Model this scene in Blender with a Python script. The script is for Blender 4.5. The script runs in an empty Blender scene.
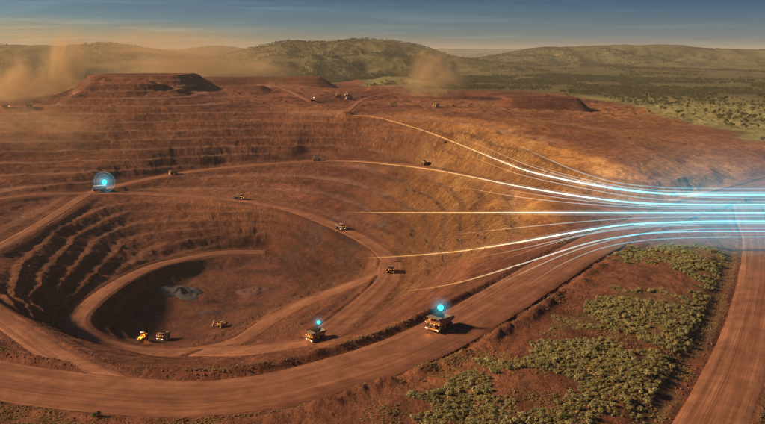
import bpy, bmesh, math, random
import numpy as np
from mathutils import Vector, Matrix, Euler

R = math.radians
random.seed(7)
rng = np.random.default_rng(11)

# ------------------------------------------------------------------ camera
scene = bpy.context.scene
CAM_H = 115.0
HFOV = R(55.0)
FPX = 765 / 2 / math.tan(HFOV / 2)
PITCH = math.atan((212 - 50) / FPX)
cam_d = bpy.data.cameras.new('camera')
cam_d.sensor_width = 36.0
cam_d.lens = 36.0 / 2 / math.tan(HFOV / 2)
cam_d.clip_start = 1.0
cam_d.clip_end = 90000.0
cam = bpy.data.objects.new('camera', cam_d)
scene.collection.objects.link(cam)
cam.location = (0, 0, CAM_H)
cam.rotation_euler = (R(90) - PITCH, 0, 0)
scene.camera = cam

# ------------------------------------------------------------------ sky, sun, exposure
SUN_EL = R(29.0)
SUN_AZ = R(-92.0)            # clockwise from +Y: the sun stands low on the left
world = bpy.data.worlds.new('World')
scene.world = world
world.use_nodes = True
wn = world.node_tree
wn.nodes.clear()
w_out = wn.nodes.new('ShaderNodeOutputWorld')
w_bg = wn.nodes.new('ShaderNodeBackground')
w_bg.inputs['Strength'].default_value = 0.082
sky = wn.nodes.new('ShaderNodeTexSky')
sky.sky_type = 'NISHITA'
sky.sun_disc = False
sky.sun_elevation = SUN_EL
sky.sun_rotation = SUN_AZ
sky.altitude = 400
sky.air_density = 1.0
sky.dust_density = 1.0
sky.ozone_density = 2.0
# thin streaky high cloud
w_tc = wn.nodes.new('ShaderNodeTexCoord')
w_sep = wn.nodes.new('ShaderNodeSeparateXYZ')
wn.links.new(w_tc.outputs['Generated'], w_sep.inputs[0])
def wmath(op, a, b=None):
    n = wn.nodes.new('ShaderNodeMath'); n.operation = op
    for i, v in enumerate((a, b)):
        if v is None: continue
        if isinstance(v, (int, float)): n.inputs[i].default_value = v
        else: wn.links.new(v, n.inputs[i])
    return n.outputs[0]
w_z = wmath('ADD', wmath('MAXIMUM', w_sep.outputs[2], 0.0), 0.035)
w_comb = wn.nodes.new('ShaderNodeCombineXYZ')
wn.links.new(wmath('MULTIPLY', wmath('DIVIDE', w_sep.outputs[0], w_z), 0.3), w_comb.inputs[0])
wn.links.new(wmath('MULTIPLY', wmath('DIVIDE', w_sep.outputs[1], w_z), 0.55), w_comb.inputs[1])
w_noise = wn.nodes.new('ShaderNodeTexNoise')
w_noise.inputs['Scale'].default_value = 1.1
w_noise.inputs['Detail'].default_value = 6
w_noise.inputs['Roughness'].default_value = 0.6
w_noise.inputs['Distortion'].default_value = 0.6
wn.links.new(w_comb.outputs[0], w_noise.inputs['Vector'])
w_ramp = wn.nodes.new('ShaderNodeValToRGB')
w_ramp.color_ramp.elements[0].position = 0.48
w_ramp.color_ramp.elements[1].position = 0.78
w_ramp.color_ramp.elements[1].color = (0.85, 0.85, 0.85, 1)
wn.links.new(w_noise.outputs['Fac'], w_ramp.inputs[0])
w_mix = wn.nodes.new('ShaderNodeMix'); w_mix.data_type = 'RGBA'; w_mix.blend_type = 'MIX'
wn.links.new(w_ramp.outputs[0], w_mix.inputs[0])
# clear evening air: pale warm band low down and towards the sun, deep blue above it
w_dot = wn.nodes.new('ShaderNodeVectorMath'); w_dot.operation = 'DOT_PRODUCT'
wn.links.new(w_tc.outputs['Generated'], w_dot.inputs[0])
w_dot.inputs[1].default_value = (math.sin(SUN_AZ), math.cos(SUN_AZ), 0)
w_t = wmath('SUBTRACT', w_sep.outputs[2], wmath('MULTIPLY', w_dot.outputs['Value'], 0.046))
w_tr = wn.nodes.new('ShaderNodeMapRange'); w_tr.inputs['From Min'].default_value = -0.012; w_tr.inputs['From Max'].default_value = 0.078
wn.links.new(w_t, w_tr.inputs['Value'])
w_tint = wn.nodes.new('ShaderNodeValToRGB')
w_tint.color_ramp.elements.new(0.45)
for e_, (p_, c_0) in zip(w_tint.color_ramp.elements, [(0.0, (0.86, 0.68, 0.44)), (0.42, (0.25, 0.41, 0.58)), (1.0, (0.05, 0.185, 0.37))]):
    e_.position = p_; e_.color = (*c_0, 1)
wn.links.new(w_tr.outputs[0], w_tint.inputs[0])
w_hs = wn.nodes.new('ShaderNodeMix'); w_hs.data_type = 'RGBA'; w_hs.blend_type = 'MULTIPLY'; w_hs.inputs[0].default_value = 1.0
wn.links.new(sky.outputs[0], w_hs.inputs[6]); wn.links.new(w_tint.outputs[0], w_hs.inputs[7])
wn.links.new(w_hs.outputs[2], w_mix.inputs[6])
w_cl = wn.nodes.new('ShaderNodeMix'); w_cl.data_type = 'RGBA'; w_cl.blend_type = 'MULTIPLY'
w_cl.inputs[0].default_value = 1.0
wn.links.new(w_hs.outputs[2], w_cl.inputs[6])
w_cl.inputs[7].default_value = (1.9, 1.6, 1.35, 1)
wn.links.new(w_cl.outputs[2], w_mix.inputs[7])
wn.links.new(w_mix.outputs[2], w_bg.inputs['Color'])
wn.links.new(w_bg.outputs[0], w_out.inputs['Surface'])

sun_d = bpy.data.lights.new('sun', 'SUN')
sun_d.energy = 5.0
sun_d.angle = R(7.0)
sun_d.color = (1.0, 0.74, 0.46)
sun = bpy.data.objects.new('sun', sun_d)
scene.collection.objects.link(sun)
to_sun = Vector((math.sin(SUN_AZ) * math.cos(SUN_EL), math.cos(SUN_AZ) * math.cos(SUN_EL), math.sin(SUN_EL)))
sun.rotation_euler = to_sun.to_track_quat('Z', 'Y').to_euler()
sun.location = (-400, 300, 400)

vs = scene.view_settings
vs.view_transform = 'Standard'
vs.look = 'None'
vs.gamma = 1.0
vs.use_curve_mapping = False
vs.exposure = 0.32
scene.render.engine = 'CYCLES'
scene.cycles.volume_bounces = 1
scene.cycles.max_bounces = 5
scene.cycles.filter_width = 1.1

# ------------------------------------------------------------------ helpers: pixels of the photograph to places
_f = np.array([0, math.cos(PITCH), -math.sin(PITCH)])
_u = np.array([0, math.sin(PITCH), math.cos(PITCH)])
def ray(u, v):
    d = _f + np.array([1.0, 0, 0]) * (u - 382.5) / FPX + _u * (212 - v) / FPX
    return d
def px(u, v, z):
    d = ray(u, v)
    t = (z - CAM_H) / d[2]
    return (d[0] * t, d[1] * t, z)
def at_y(u, v, y):
    d = ray(u, v)
    t = y / d[1]
    return (d[0] * t, y, CAM_H + d[2] * t)

# ------------------------------------------------------------------ numpy noise
def _hash(ix, iy, seed):
    with np.errstate(over='ignore'):
        h = (ix.astype(np.int64) * 374761393 + iy.astype(np.int64) * 668265263 + seed * 1442695041).astype(np.uint32)
        h = (h ^ (h >> np.uint32(13))) * np.uint32(1274126177)
        h = h ^ (h >> np.uint32(16))
    return h.astype(np.float32) / np.float32(4294967295.0)
def vnoise(x, y, seed=0):
    x0 = np.floor(x); y0 = np.floor(y)
    fx = x - x0; fy = y - y0
    fx = fx * fx * (3 - 2 * fx); fy = fy * fy * (3 - 2 * fy)
    a = _hash(x0, y0, seed); b = _hash(x0 + 1, y0, seed)
    c = _hash(x0, y0 + 1, seed); d = _hash(x0 + 1, y0 + 1, seed)
    return (a + (b - a) * fx) * (1 - fy) + (c + (d - c) * fx) * fy
def fbm(x, y, octs=5, seed=0, gain=0.5):
    s = 0; a = 1.0; n = 0
    for o in range(octs):
        s = s + a * (vnoise(x, y, seed + o * 17) - 0.5) * 2
        n += a; a *= gain
        x, y = (x * 0.8 - y * 0.6) * 2.03 + 13.7, (x * 0.6 + y * 0.8) * 2.03 + 5.1
    return s / n
def ridged(x, y, octs=4, seed=0):
    s = 0; a = 1.0; n = 0
    for o in range(octs):
        s = s + a * (1 - np.abs(vnoise(x, y, seed + o * 31) * 2 - 1))
        n += a; a *= 0.5
        x, y = (x * 0.8 - y * 0.6) * 2.03 + 3.7, (x * 0.6 + y * 0.8) * 2.03 + 9.1
    return s / n
def sstep(a, b, x):
    t = np.clip((x - a) / (b - a), 0, 1)
    return t * t * (3 - 2 * t)

# ------------------------------------------------------------------ materials
def new_mat(name):
    m = bpy.data.materials.new(name); m.use_nodes = True
    return m, m.node_tree, m.node_tree.nodes['Principled BSDF']
def plain(name, col, rough=0.6, metal=0.0, var=0.12, scale=1.5, bump=0.0, spec=0.4):
    """paint, steel or rubber with uneven dust and grime"""
    m, nt, b = new_mat(name)
    tc = nt.nodes.new('ShaderNodeTexCoord')
    nz = nt.nodes.new('ShaderNodeTexNoise'); nz.inputs['Scale'].default_value = scale; nz.inputs['Detail'].default_value = 5
    nt.links.new(tc.outputs['Object'], nz.inputs['Vector'])
    mx = nt.nodes.new('ShaderNodeMix'); mx.data_type = 'RGBA'
    rp = nt.nodes.new('ShaderNodeMapRange')
    rp.inputs['From Min'].default_value = 0.42; rp.inputs['From Max'].default_value = 0.7
    rp.inputs['To Max'].default_value = min(1.0, var * 4)
    nt.links.new(nz.outputs['Fac'], rp.inputs['Value'])
    nt.links.new(rp.outputs[0], mx.inputs[0])
    mx.inputs[6].default_value = (*col, 1)
    mx.inputs[7].default_value = (0.26, 0.12, 0.065, 1)
    nt.links.new(mx.outputs[2], b.inputs['Base Color'])
    b.inputs['Roughness'].default_value = rough
    b.inputs['Metallic'].default_value = metal
    b.inputs['Specular IOR Level'].default_value = spec
    return m
def glow(name, col, strength, sample=False):
    m, nt, b = new_mat(name)
    nt.nodes.remove(b)
    e = nt.nodes.new('ShaderNodeEmission')
    e.inputs[0].default_value = (*col, 1); e.inputs[1].default_value = strength
    nt.links.new(e.outputs[0], nt.nodes['Material Output'].inputs['Surface'])
    if not sample: m.cycles.emission_sampling = 'NONE'
    return m

def dirt_material():
    m, nt, b = new_mat('red_earth')
    N = nt.nodes; L = nt.links
    geo = N.new('ShaderNodeNewGeometry')
    def noise(scale, det=6, rough=0.6, vec=None, dist=0.0):
        n = N.new('ShaderNodeTexNoise'); n.inputs['Scale'].default_value = scale
        n.inputs['Detail'].default_value = det; n.inputs['Roughness'].default_value = rough
        n.inputs['Distortion'].default_value = dist
        L.new(vec or geo.outputs['Position'], n.inputs['Vector'])
        return n.outputs['Fac']
    def ramp(f, stops):
        r = N.new('ShaderNodeValToRGB'); cr = r.color_ramp
        while len(cr.elements) < len(stops): cr.elements.new(0.5)
        for e, (p, c) in zip(cr.elements, stops):
            e.position = p; e.color = (*c, 1) if len(c) == 3 else c
        L.new(f, r.inputs[0]); return r.outputs[0]
    def mix(f, a, c, mode='MIX'):
        n = N.new('ShaderNodeMix'); n.data_type = 'RGBA'; n.blend_type = mode
        if isinstance(f, float): n.inputs[0].default_value = f
        else: L.new(f, n.inputs[0])
        for i, v in ((6, a), (7, c)):
            if isinstance(v, tuple): n.inputs[i].default_value = (*v, 1)
            else: L.new(v, n.inputs[i])
        return n.outputs[2]
    def attr(nm):
        a = N.new('ShaderNodeAttribute'); a.attribute_name = nm
        return a.outputs['Fac']
    # earth: large geology patches, strata following height, fine speckle
    big = ramp(noise(0.006, 7, 0.6), [(0.3, (0.105, 0.038, 0.025)), (0.47, (0.19, 0.071, 0.038)), (0.58, (0.25, 0.099, 0.047)), (0.72, (0.33, 0.145, 0.066))])
    sc = N.new('ShaderNodeVectorMath'); sc.operation = 'MULTIPLY'; sc.inputs[1].default_value = (0.012, 0.012, 0.28)
    L.new(geo.outputs['Position'], sc.inputs[0])
    strata = ramp(noise(1.0, 5, 0.6, sc.outputs[0], 0.4), [(0.35, (0.62, 0.6, 0.6)), (0.5, (1, 1, 1)), (0.68, (1.35, 1.3, 1.2))])
    c = mix(0.75, big, strata, 'MULTIPLY')
    med = ramp(noise(0.09, 8, 0.7), [(0.3, (0.6, 0.6, 0.62)), (0.5, (1, 1, 1)), (0.72, (1.45, 1.4, 1.3))])
    c = mix(0.85, c, med, 'MULTIPLY')
    fine = ramp(noise(0.9, 6, 0.75), [(0.3, (0.7, 0.68, 0.68)), (0.52, (1, 1, 1)), (0.75, (1.4, 1.38, 1.3))])
    c = mix(0.7, c, fine, 'MULTIPLY')
    mid = ramp(noise(0.3, 7, 0.75, None, 0.4), [(0.32, (0.55, 0.54, 0.54)), (0.5, (1, 1, 1)), (0.7, (1.5, 1.45, 1.35))])
    c = mix(0.65, c, mid, 'MULTIPLY')
    # ochre earth of the eastern wall with golden sunlight painted into its colour
    och_lit = ramp(noise(0.03, 7, 0.65), [(0.32, (0.28, 0.115, 0.038)), (0.5, (0.52, 0.245, 0.076)), (0.68, (0.7, 0.39, 0.14))])
    och_lit = mix(0.7, och_lit, fine, 'MULTIPLY')
    och_lit = mix(0.7, och_lit, mid, 'MULTIPLY')
    c = mix(attr('ochre'), c, och_lit)
    grey = ramp(noise(0.15, 7, 0.7), [(0.35, (0.075, 0.055, 0.05)), (0.55, (0.15, 0.12, 0.105)), (0.72, (0.27, 0.235, 0.21))])
    c = mix(attr('grey'), c, grey)
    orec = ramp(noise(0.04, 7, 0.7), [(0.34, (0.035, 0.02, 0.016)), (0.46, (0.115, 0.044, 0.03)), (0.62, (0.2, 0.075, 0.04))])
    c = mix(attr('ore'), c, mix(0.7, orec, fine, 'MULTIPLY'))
    # graded bench tops carry paler dust, with the sunlight they catch painted in; loose faces show streaks running down them
    fa = N.new('ShaderNodeAttribute'); fa.attribute_name = 'flow'
    fv = N.new('ShaderNodeVectorMath'); fv.operation = 'MULTIPLY'; fv.inputs[1].default_value = (0.34, 0.1, 0.13)
    L.new(fa.outputs['Vector'], fv.inputs[0])
    streak_f = noise(1.0, 6, 0.72, fv.outputs[0], 1.3)
    streak = ramp(streak_f, [(0.3, (0.38, 0.36, 0.36)), (0.5, (1, 1, 1)), (0.68, (1.65, 1.6, 1.45))])
    sm = N.new('ShaderNodeMath'); sm.operation = 'MULTIPLY'; sm.inputs[1].default_value = 0.8; L.new(attr('slope'), sm.inputs[0])
    c = mix(sm.outputs[0], c, mix(1.0, c, streak, 'MULTIPLY'))
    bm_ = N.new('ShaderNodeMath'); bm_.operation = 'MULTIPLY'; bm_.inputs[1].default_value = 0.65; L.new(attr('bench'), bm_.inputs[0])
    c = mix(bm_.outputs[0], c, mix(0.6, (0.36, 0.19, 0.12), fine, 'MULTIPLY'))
    # vegetated soil: grass, litter and low scrub
    g1 = ramp(noise(0.02, 8, 0.7), [(0.3, (0.075, 0.072, 0.028)), (0.46, (0.135, 0.122, 0.046)), (0.58, (0.21, 0.165, 0.066)), (0.72, (0.27, 0.155, 0.075))])
    g2 = ramp(noise(0.35, 6, 0.75), [(0.35, (0.55, 0.56, 0.5)), (0.55, (1, 1, 1)), (0.75, (1.5, 1.45, 1.3))])
    g = mix(0.8, g1, g2, 'MULTIPLY')
    c = mix(attr('veg'), c, g)
    pale = ramp(noise(0.05, 8, 0.7), [(0.3, (0.2, 0.185, 0.065)), (0.5, (0.32, 0.275, 0.1)), (0.7, (0.42, 0.34, 0.14))])
    c = mix(attr('pale'), c, pale)
    L.new(c, b.inputs['Base Color'])
    b.inputs['Roughness'].default_value = 0.95
    b.inputs['Specular IOR Level'].default_value = 0.1
    bp = N.new('ShaderNodeBump'); bp.inputs['Strength'].default_value = 1.0; bp.inputs['Distance'].default_value = 1.6
    hh = N.new('ShaderNodeMath'); hh.operation = 'ADD'
    h2 = N.new('ShaderNodeMath'); h2.operation = 'MULTIPLY'; h2.inputs[1].default_value = 0.35
    L.new(noise(0.9, 6, 0.75), h2.inputs[0])
    h3 = N.new('ShaderNodeMath'); h3.operation = 'MULTIPLY'; h3.inputs[1].default_value = 2.2
    L.new(noise(0.13, 7, 0.7), h3.inputs[0])
    L.new(h2.outputs[0], hh.inputs[0]); L.new(h3.outputs[0], hh.inputs[1])
    h4 = N.new('ShaderNodeMath'); h4.operation = 'MULTIPLY'; L.new(streak_f, h4.inputs[0])
    h5 = N.new('ShaderNodeMath'); h5.operation = 'MULTIPLY'; h5.inputs[1].default_value = 4.0; L.new(attr('slope'), h5.inputs[0]); L.new(h5.outputs[0], h4.inputs[1])
    h6 = N.new('ShaderNodeMath'); h6.operation = 'ADD'; L.new(hh.outputs[0], h6.inputs[0]); L.new(h4.outputs[0], h6.inputs[1])
    L.new(h6.outputs[0], bp.inputs['Height'])
    L.new(bp.outputs[0], b.inputs['Normal'])
    return m
M_DIRT = dirt_material()

def road_material():
    m, nt, b = new_mat('haul_road_dust')
    N = nt.nodes; L = nt.links
    uv = N.new('ShaderNodeUVMap'); uv.uv_map = 'UVMap'
    geo = N.new('ShaderNodeNewGeometry')
    mp = N.new('ShaderNodeVectorMath'); mp.operation = 'MULTIPLY'; mp.inputs[1].default_value = (0.2, 0.0035, 1)
    L.new(uv.outputs[0], mp.inputs[0])
    n1 = N.new('ShaderNodeTexNoise'); n1.inputs['Scale'].default_value = 1.0; n1.inputs['Detail'].default_value = 6
    n1.inputs['Roughness'].default_value = 0.65; n1.inputs['Distortion'].default_value = 1.1
    L.new(mp.outputs[0], n1.inputs['Vector'])
    r1 = N.new('ShaderNodeValToRGB'); cr = r1.color_ramp
    cr.elements.new(0.5)
    for e, (p, c) in zip(cr.elements, [(0.33, (0.205, 0.08, 0.042)), (0.5, (0.265, 0.11, 0.058)), (0.68, (0.335, 0.148, 0.08))]):
        e.position = p; e.color = (*c, 1)
    L.new(n1.outputs['Fac'], r1.inputs[0])
    n2 = N.new('ShaderNodeTexNoise'); n2.inputs['Scale'].default_value = 0.12; n2.inputs['Detail'].default_value = 8
    n2.inputs['Roughness'].default_value = 0.7
    L.new(geo.outputs['Position'], n2.inputs['Vector'])
    r2 = N.new('ShaderNodeValToRGB')
    r2.color_ramp.elements[0].position = 0.3; r2.color_ramp.elements[0].color = (0.68, 0.66, 0.64, 1)
    r2.color_ramp.elements[1].position = 0.72; r2.color_ramp.elements[1].color = (1.3, 1.3, 1.28, 1)
    L.new(n2.outputs['Fac'], r2.inputs[0])
    mx = N.new('ShaderNodeMix'); mx.data_type = 'RGBA'; mx.blend_type = 'MULTIPLY'; mx.inputs[0].default_value = 0.9
    L.new(r1.outputs[0], mx.inputs[6]); L.new(r2.outputs[0], mx.inputs[7])
    # damp patches left by the water cart and a finer set of tyre lines
    mp3 = N.new('ShaderNodeVectorMath'); mp3.operation = 'MULTIPLY'; mp3.inputs[1].default_value = (0.07, 0.035, 1); L.new(uv.outputs[0], mp3.inputs[0])
    n3 = N.new('ShaderNodeTexNoise'); n3.inputs['Scale'].default_value = 1.0; n3.inputs['Detail'].default_value = 7; n3.inputs['Roughness'].default_value = 0.7; n3.inputs['Distortion'].default_value = 0.8
    L.new(mp3.outputs[0], n3.inputs['Vector'])
    r3 = N.new('ShaderNodeValToRGB'); r3.color_ramp.elements[0].position = 0.38; r3.color_ramp.elements[0].color = (0.8, 0.79, 0.78, 1)
    r3.color_ramp.elements[1].position = 0.6; r3.color_ramp.elements[1].color = (1.1, 1.1, 1.08, 1); L.new(n3.outputs['Fac'], r3.inputs[0])
    mp4 = N.new('ShaderNodeVectorMath'); mp4.operation = 'MULTIPLY'; mp4.inputs[1].default_value = (1.3, 0.014, 1); L.new(uv.outputs[0], mp4.inputs[0])
    n4 = N.new('ShaderNodeTexNoise'); n4.inputs['Scale'].default_value = 1.0; n4.inputs['Detail'].default_value = 3; n4.inputs['Distortion'].default_value = 1.6
    L.new(mp4.outputs[0], n4.inputs['Vector'])
    r4 = N.new('ShaderNodeValToRGB'); r4.color_ramp.elements[0].position = 0.4; r4.color_ramp.elements[0].color = (0.9, 0.89, 0.88, 1)
    r4.color_ramp.elements[1].position = 0.6; r4.color_ramp.elements[1].color = (1.12, 1.12, 1.1, 1); L.new(n4.outputs['Fac'], r4.inputs[0])
    m5 = N.new('ShaderNodeMix'); m5.data_type = 'RGBA'; m5.blend_type = 'MULTIPLY'; m5.inputs[0].default_value = 1.0
    L.new(mx.outputs[2], m5.inputs[6]); L.new(r3.outputs[0], m5.inputs[7])
    m6 = N.new('ShaderNodeMix'); m6.data_type = 'RGBA'; m6.blend_type = 'MULTIPLY'; m6.inputs[0].default_value = 1.0
    L.new(m5.outputs[2], m6.inputs[6]); L.new(r4.outputs[0], m6.inputs[7])
    L.new(m6.outputs[2], b.inputs['Base Color'])
    b.inputs['Roughness'].default_value = 0.93
    b.inputs['Specular IOR Level'].default_value = 0.12
    bp = N.new('ShaderNodeBump'); bp.inputs['Strength'].default_value = 0.7; bp.inputs['Distance'].default_value = 0.5
    L.new(n1.outputs['Fac'], bp.inputs['Height'])
    L.new(bp.outputs[0], b.inputs['Normal'])
    return m
M_ROAD = road_material()

# ------------------------------------------------------------------ roads (u, v, z) along the centre line
def catmull(P, step):
    P = [np.array(p, float) for p in P]
    P = [2 * P[0] - P[1]] + P + [2 * P[-1] - P[-2]]
    out = []
    for i in range(1, len(P) - 2):
        a, b, c, d = P[i - 1:i + 3]
        n = max(2, int(np.linalg.norm(c - b) / step))
        for k in range(n):
            t = k / n
            out.append(0.5 * ((2 * b) + (c - a) * t + (2 * a - 5 * b + 4 * c - d) * t * t + (3 * b - a - 3 * c + d) * t ** 3))
    out.append(P[-2])
    return np.array(out)

ROADS = []
def deep(z): return z if z > -66 else -66 + (z + 66) * 0.74
def road(name, pts, width, berm=(1.5, 1.5), blend=14.0, step=4.0, visible=True):
    P = [px(u, v, deep(z)) for u, v, z in pts]
    ROADS.append(dict(name=name, P=catmull(P, step), w=width, berm=berm, blend=blend, visible=visible))

road('haul_road', [(-190, 352, 0), (-110, 362, 0), (-50, 370, 0), (0, 379, 0), (60, 388, 0), (130, 395, 0), (200, 397, 0), (270, 389, 0), (330, 374, 0),
                   (390, 355, 0), (440, 333, 0), (490, 305, 0), (530, 281, 0), (570, 257, 0), (605, 239, 0), (650, 221, 1), (700, 204, 2), (765, 185, 4), (830, 168, 6), (900, 155, 8)],
     27, berm=(2.9, 1.7), blend=12)
road('plain_road', [(690, 470, -1), (700, 444, -1), (712, 420, -1), (733, 376, -1), (747, 338, -1), (756, 302, -1), (761, 265, -1), (760, 240, -1), (752, 220, 1), (748, 205, 2)], 20, berm=(0.7, 0.8), blend=15)
road('pit_road', [(392, 262, -72), (389, 280, -71), (362, 306, -69), (318, 338, -66), (285, 346, -74), (245, 350, -88), (200, 351, -106)], 22, berm=(0.8, 1.3))
road('pit_road', [(135, 390, 0), (115, 383, -2), (88, 371, -9), (60, 357, -19), (30, 338, -32), (0, 318, -43), (-40, 290, -51), (-45, 265, -56), (0, 246, -59), (45, 221, -60), (88, 193, -58)], 13, berm=(0.8, 0.9))
road('pit_road', [(88, 193, -58), (140, 193, -60), (190, 196, -61), (240, 200, -63), (290, 209, -66), (340, 228, -69), (375, 246, -71), (392, 262, -72)], 17, berm=(0.6, 1.0))
road('pit_road', [(88, 193, -58), (120, 185, -54), (174, 174, -47), (240, 166, -42), (317, 161, -38), (375, 162, -33), (425, 167, -25), (480, 178, -15), (540, 192, -5), (600, 205, 0), (655, 219, 1)], 15, berm=(0.4, 0.9))
road('pit_road', [(88, 193, -58), (40, 194, -54), (0, 199, -50), (-60, 206, -46), (-120, 212, -42)], 14, berm=(0.4, 0.9))
road('pit_ramp', [(265, 252, -119), (230, 252, -116), (200, 256, -112), (155, 266, -105), (115, 285, -99), (85, 308, -98), (76, 325, -99), (95, 340, -103), (140, 351, -109), (195, 351, -109),
                  (238, 341, -105), (270, 321, -100), (300, 305, -93), (345, 287, -83), (380, 273, -75), (392, 262, -72)], 15, berm=(0.6, 1.2), blend=10)
road('dump_ramp', [(-80, 108, 27), (0, 107, 28), (30, 106.5, 28.5), (58, 104, 30), (75, 93, 48), (92, 78, 69)], 15, berm=(0.2, 1.0), blend=10)
road('dirt_track', [(347, 112, 25), (356, 104, 26), (366, 98, 28), (385, 94, 30)], 8, berm=(0.2, 0.2), blend=6)
road('dirt_track', [(272, 84, 42), (290, 91, 34), (312, 102, 28)], 8, berm=(0.2, 0.2), blend=6)

# ------------------------------------------------------------------ control points of the smooth landform
CP = []
def c_(u, v, z): CP.append(px(u, v, deep(z)))
def w_(x, y, z): CP.append((x, y, z))
# benches west / north-west
for u, v, z in [(0, 180, -42), (0, 160, -27), (0, 140, -7), (0, 126, 7), (0, 115, 19), (-80, 185, -38), (-80, 155, -14), (-80, 125, 10), (-140, 195, -34),
                (50, 178, -43), (50, 160, -28), (50, 140, -8), (50, 122, 10),
                (100, 168, -36), (100, 150, -20), (100, 134, -2), (100, 118, 16), (100, 102, 36), (100, 90, 52), (100, 79, 68),
                (150, 160, -30), (150, 142, -12), (150, 124, 8), (150, 106, 31), (150, 92, 48), (150, 79, 68),
                (200, 152, -24), (200, 136, -7), (200, 120, 12), (200, 106, 29), (200, 96, 38),
                (245, 150, -24), (245, 134, -5), (245, 118, 14), (245, 106, 28),
                (290, 147, -20), (290, 128, 3), (290, 115, 18), (290, 108, 26), (290, 98, 29),
                (340, 147, -18), (340, 128, 4), (340, 112, 24), (340, 100, 27),
                (385, 148, -14), (385, 130, 6), (385, 118, 19), (385, 105, 25),
                (425, 150, -8), (425, 138, 4), (425, 124, 17), (425, 112, 25), (425, 100, 24)]: c_(u, v, z)
# east wall
for u, v, z in [(480, 163, -4), (480, 150, 6), (480, 138, 15), (480, 125, 22), (480, 112, 22), (540, 178, 2), (540, 163, 10), (540, 148, 18), (540, 135, 22), (540, 118, 20),
                (600, 190, 4), (600, 178, 11), (600, 165, 17), (600, 150, 20), (600, 128, 18), (650, 190, 6), (650, 178, 14), (650, 165, 18), (650, 148, 18), (650, 125, 14),
                (700, 185, 5), (700, 172, 12), (700, 158, 13), (700, 135, 11), (730, 172, 6), (765, 150, 9), (765, 130, 9), (820, 150, 9),
                (400, 182, -40), (420, 210, -48), (405, 232, -61), (420, 240, -50), (450, 190, -28), (450, 215, -34), (450, 240, -33), (480, 205, -14), (480, 225, -18), (480, 250, -13),
                (520, 210, -4), (520, 235, -5), (560, 215, 0), (405, 270, -60), (415, 290, -46), (432, 298, -22), (445, 303, -7), (480, 276, -5), (515, 255, -4), (550, 236, -2)]: c_(u, v, z)
# wall below the middle road, pit bottom
for u, v, z in [(130, 215, -76), (130, 240, -92), (70, 235, -72), (60, 262, -76), (42, 285, -74), (47, 308, -72), (60, 332, -74), (92, 350, -84), (150, 360, -66), (210, 360, -66), (318, 352, -45), (270, 361, -44), (360, 331, -46), (240, 366, -40), (392, 312, -42),
                (190, 215, -77), (190, 235, -95), (240, 216, -78), (240, 236, -98), (240, 250, -113), (290, 226, -84), (290, 244, -104), (290, 262, -117), (320, 240, -86), (320, 262, -100),
                (345, 262, -92), (330, 280, -104), (300, 285, -118), (270, 300, -124), (240, 265, -123), (180, 275, -126), (150, 290, -128), (130, 310, -128), (130, 330, -128), (160, 345, -128),
                (200, 340, -128), (230, 325, -128), (200, 305, -129), (220, 285, -127), (262, 336, -94), (292, 323, -90), (320, 317, -84), (350, 298, -80)]: c_(u, v, z)
# near ground and the scrub mound
for u, v, z in [(0, 415, 1), (60, 420, 1.5), (130, 422, 2), (200, 423, 2), (260, 415, 3), (320, 405, 4), (380, 400, 6), (430, 380, 5), (480, 360, 5), (530, 330, 5), (580, 295, 5), (610, 270, 5),
                (430, 415, 3), (500, 400, 4), (560, 370, 5), (620, 340, 5), (680, 330, 4), (600, 410, 3), (660, 380, 3), (690, 370, 2.5), (650, 280, 5), (650, 255, 5), (700, 260, 4), (725, 250, 2.5),
                (700, 300, 3.5), (700, 225, 3)]: c_(u, v, z)
for a in range(0, 360, 20):
    for r_ in (90, 160):
        x, y = r_ * math.sin(R(a)), r_ * math.cos(R(a))
        if y < 150: w_(x, y, 2 + 2 * math.sin(a))
    if a > 60 and a < 300:
        w_(700 * math.sin(R(a)), 700 * math.cos(R(a)), 4); w_(1800 * math.sin(R(a)), 1800 * math.cos(R(a)), 8)
for x, y, z in [(330, 250, 1), (400, 400, 3), (520, 600, 6), (-450, 250, 4), (-600, 420, 2), (-640, 700, 8), (-900, 900, 20), (-560, 560, -10), (-470, 480, -30), (-700, 1150, 30)]: w_(x, y, z)
for a, z in [(-34, 30), (-24, 34), (-14, 34), (-5, 30), (4, 24), (12, 18), (20, 12), (28, 10), (36, 10), (46, 8), (-46, 20)]:
    for r_ in (1500, 1750, 2300): w_(r_ * math.sin(R(a)), r_ * math.cos(R(a)), z if r_ < 2000 else 12)
for rd in ROADS:
    P = rd['P']; T = np.gradient(P, axis=0); T[:, 2] = 0
    T /= np.linalg.norm(T, axis=1)[:, None] + 1e-9
    Nn = np.stack([T[:, 1], -T[:, 0], 0 * T[:, 0]], 1)
    rd['N'] = Nn
    k = max(3, int(36 / 4.0))
    for i in range(0, len(P), k):
        CP.append(tuple(P[i]))
        for s in (-1, 1):
            CP.append(tuple(P[i] + Nn[i] * s * (rd['w'] / 2 + 2)))
CP = np.array(CP)
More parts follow.
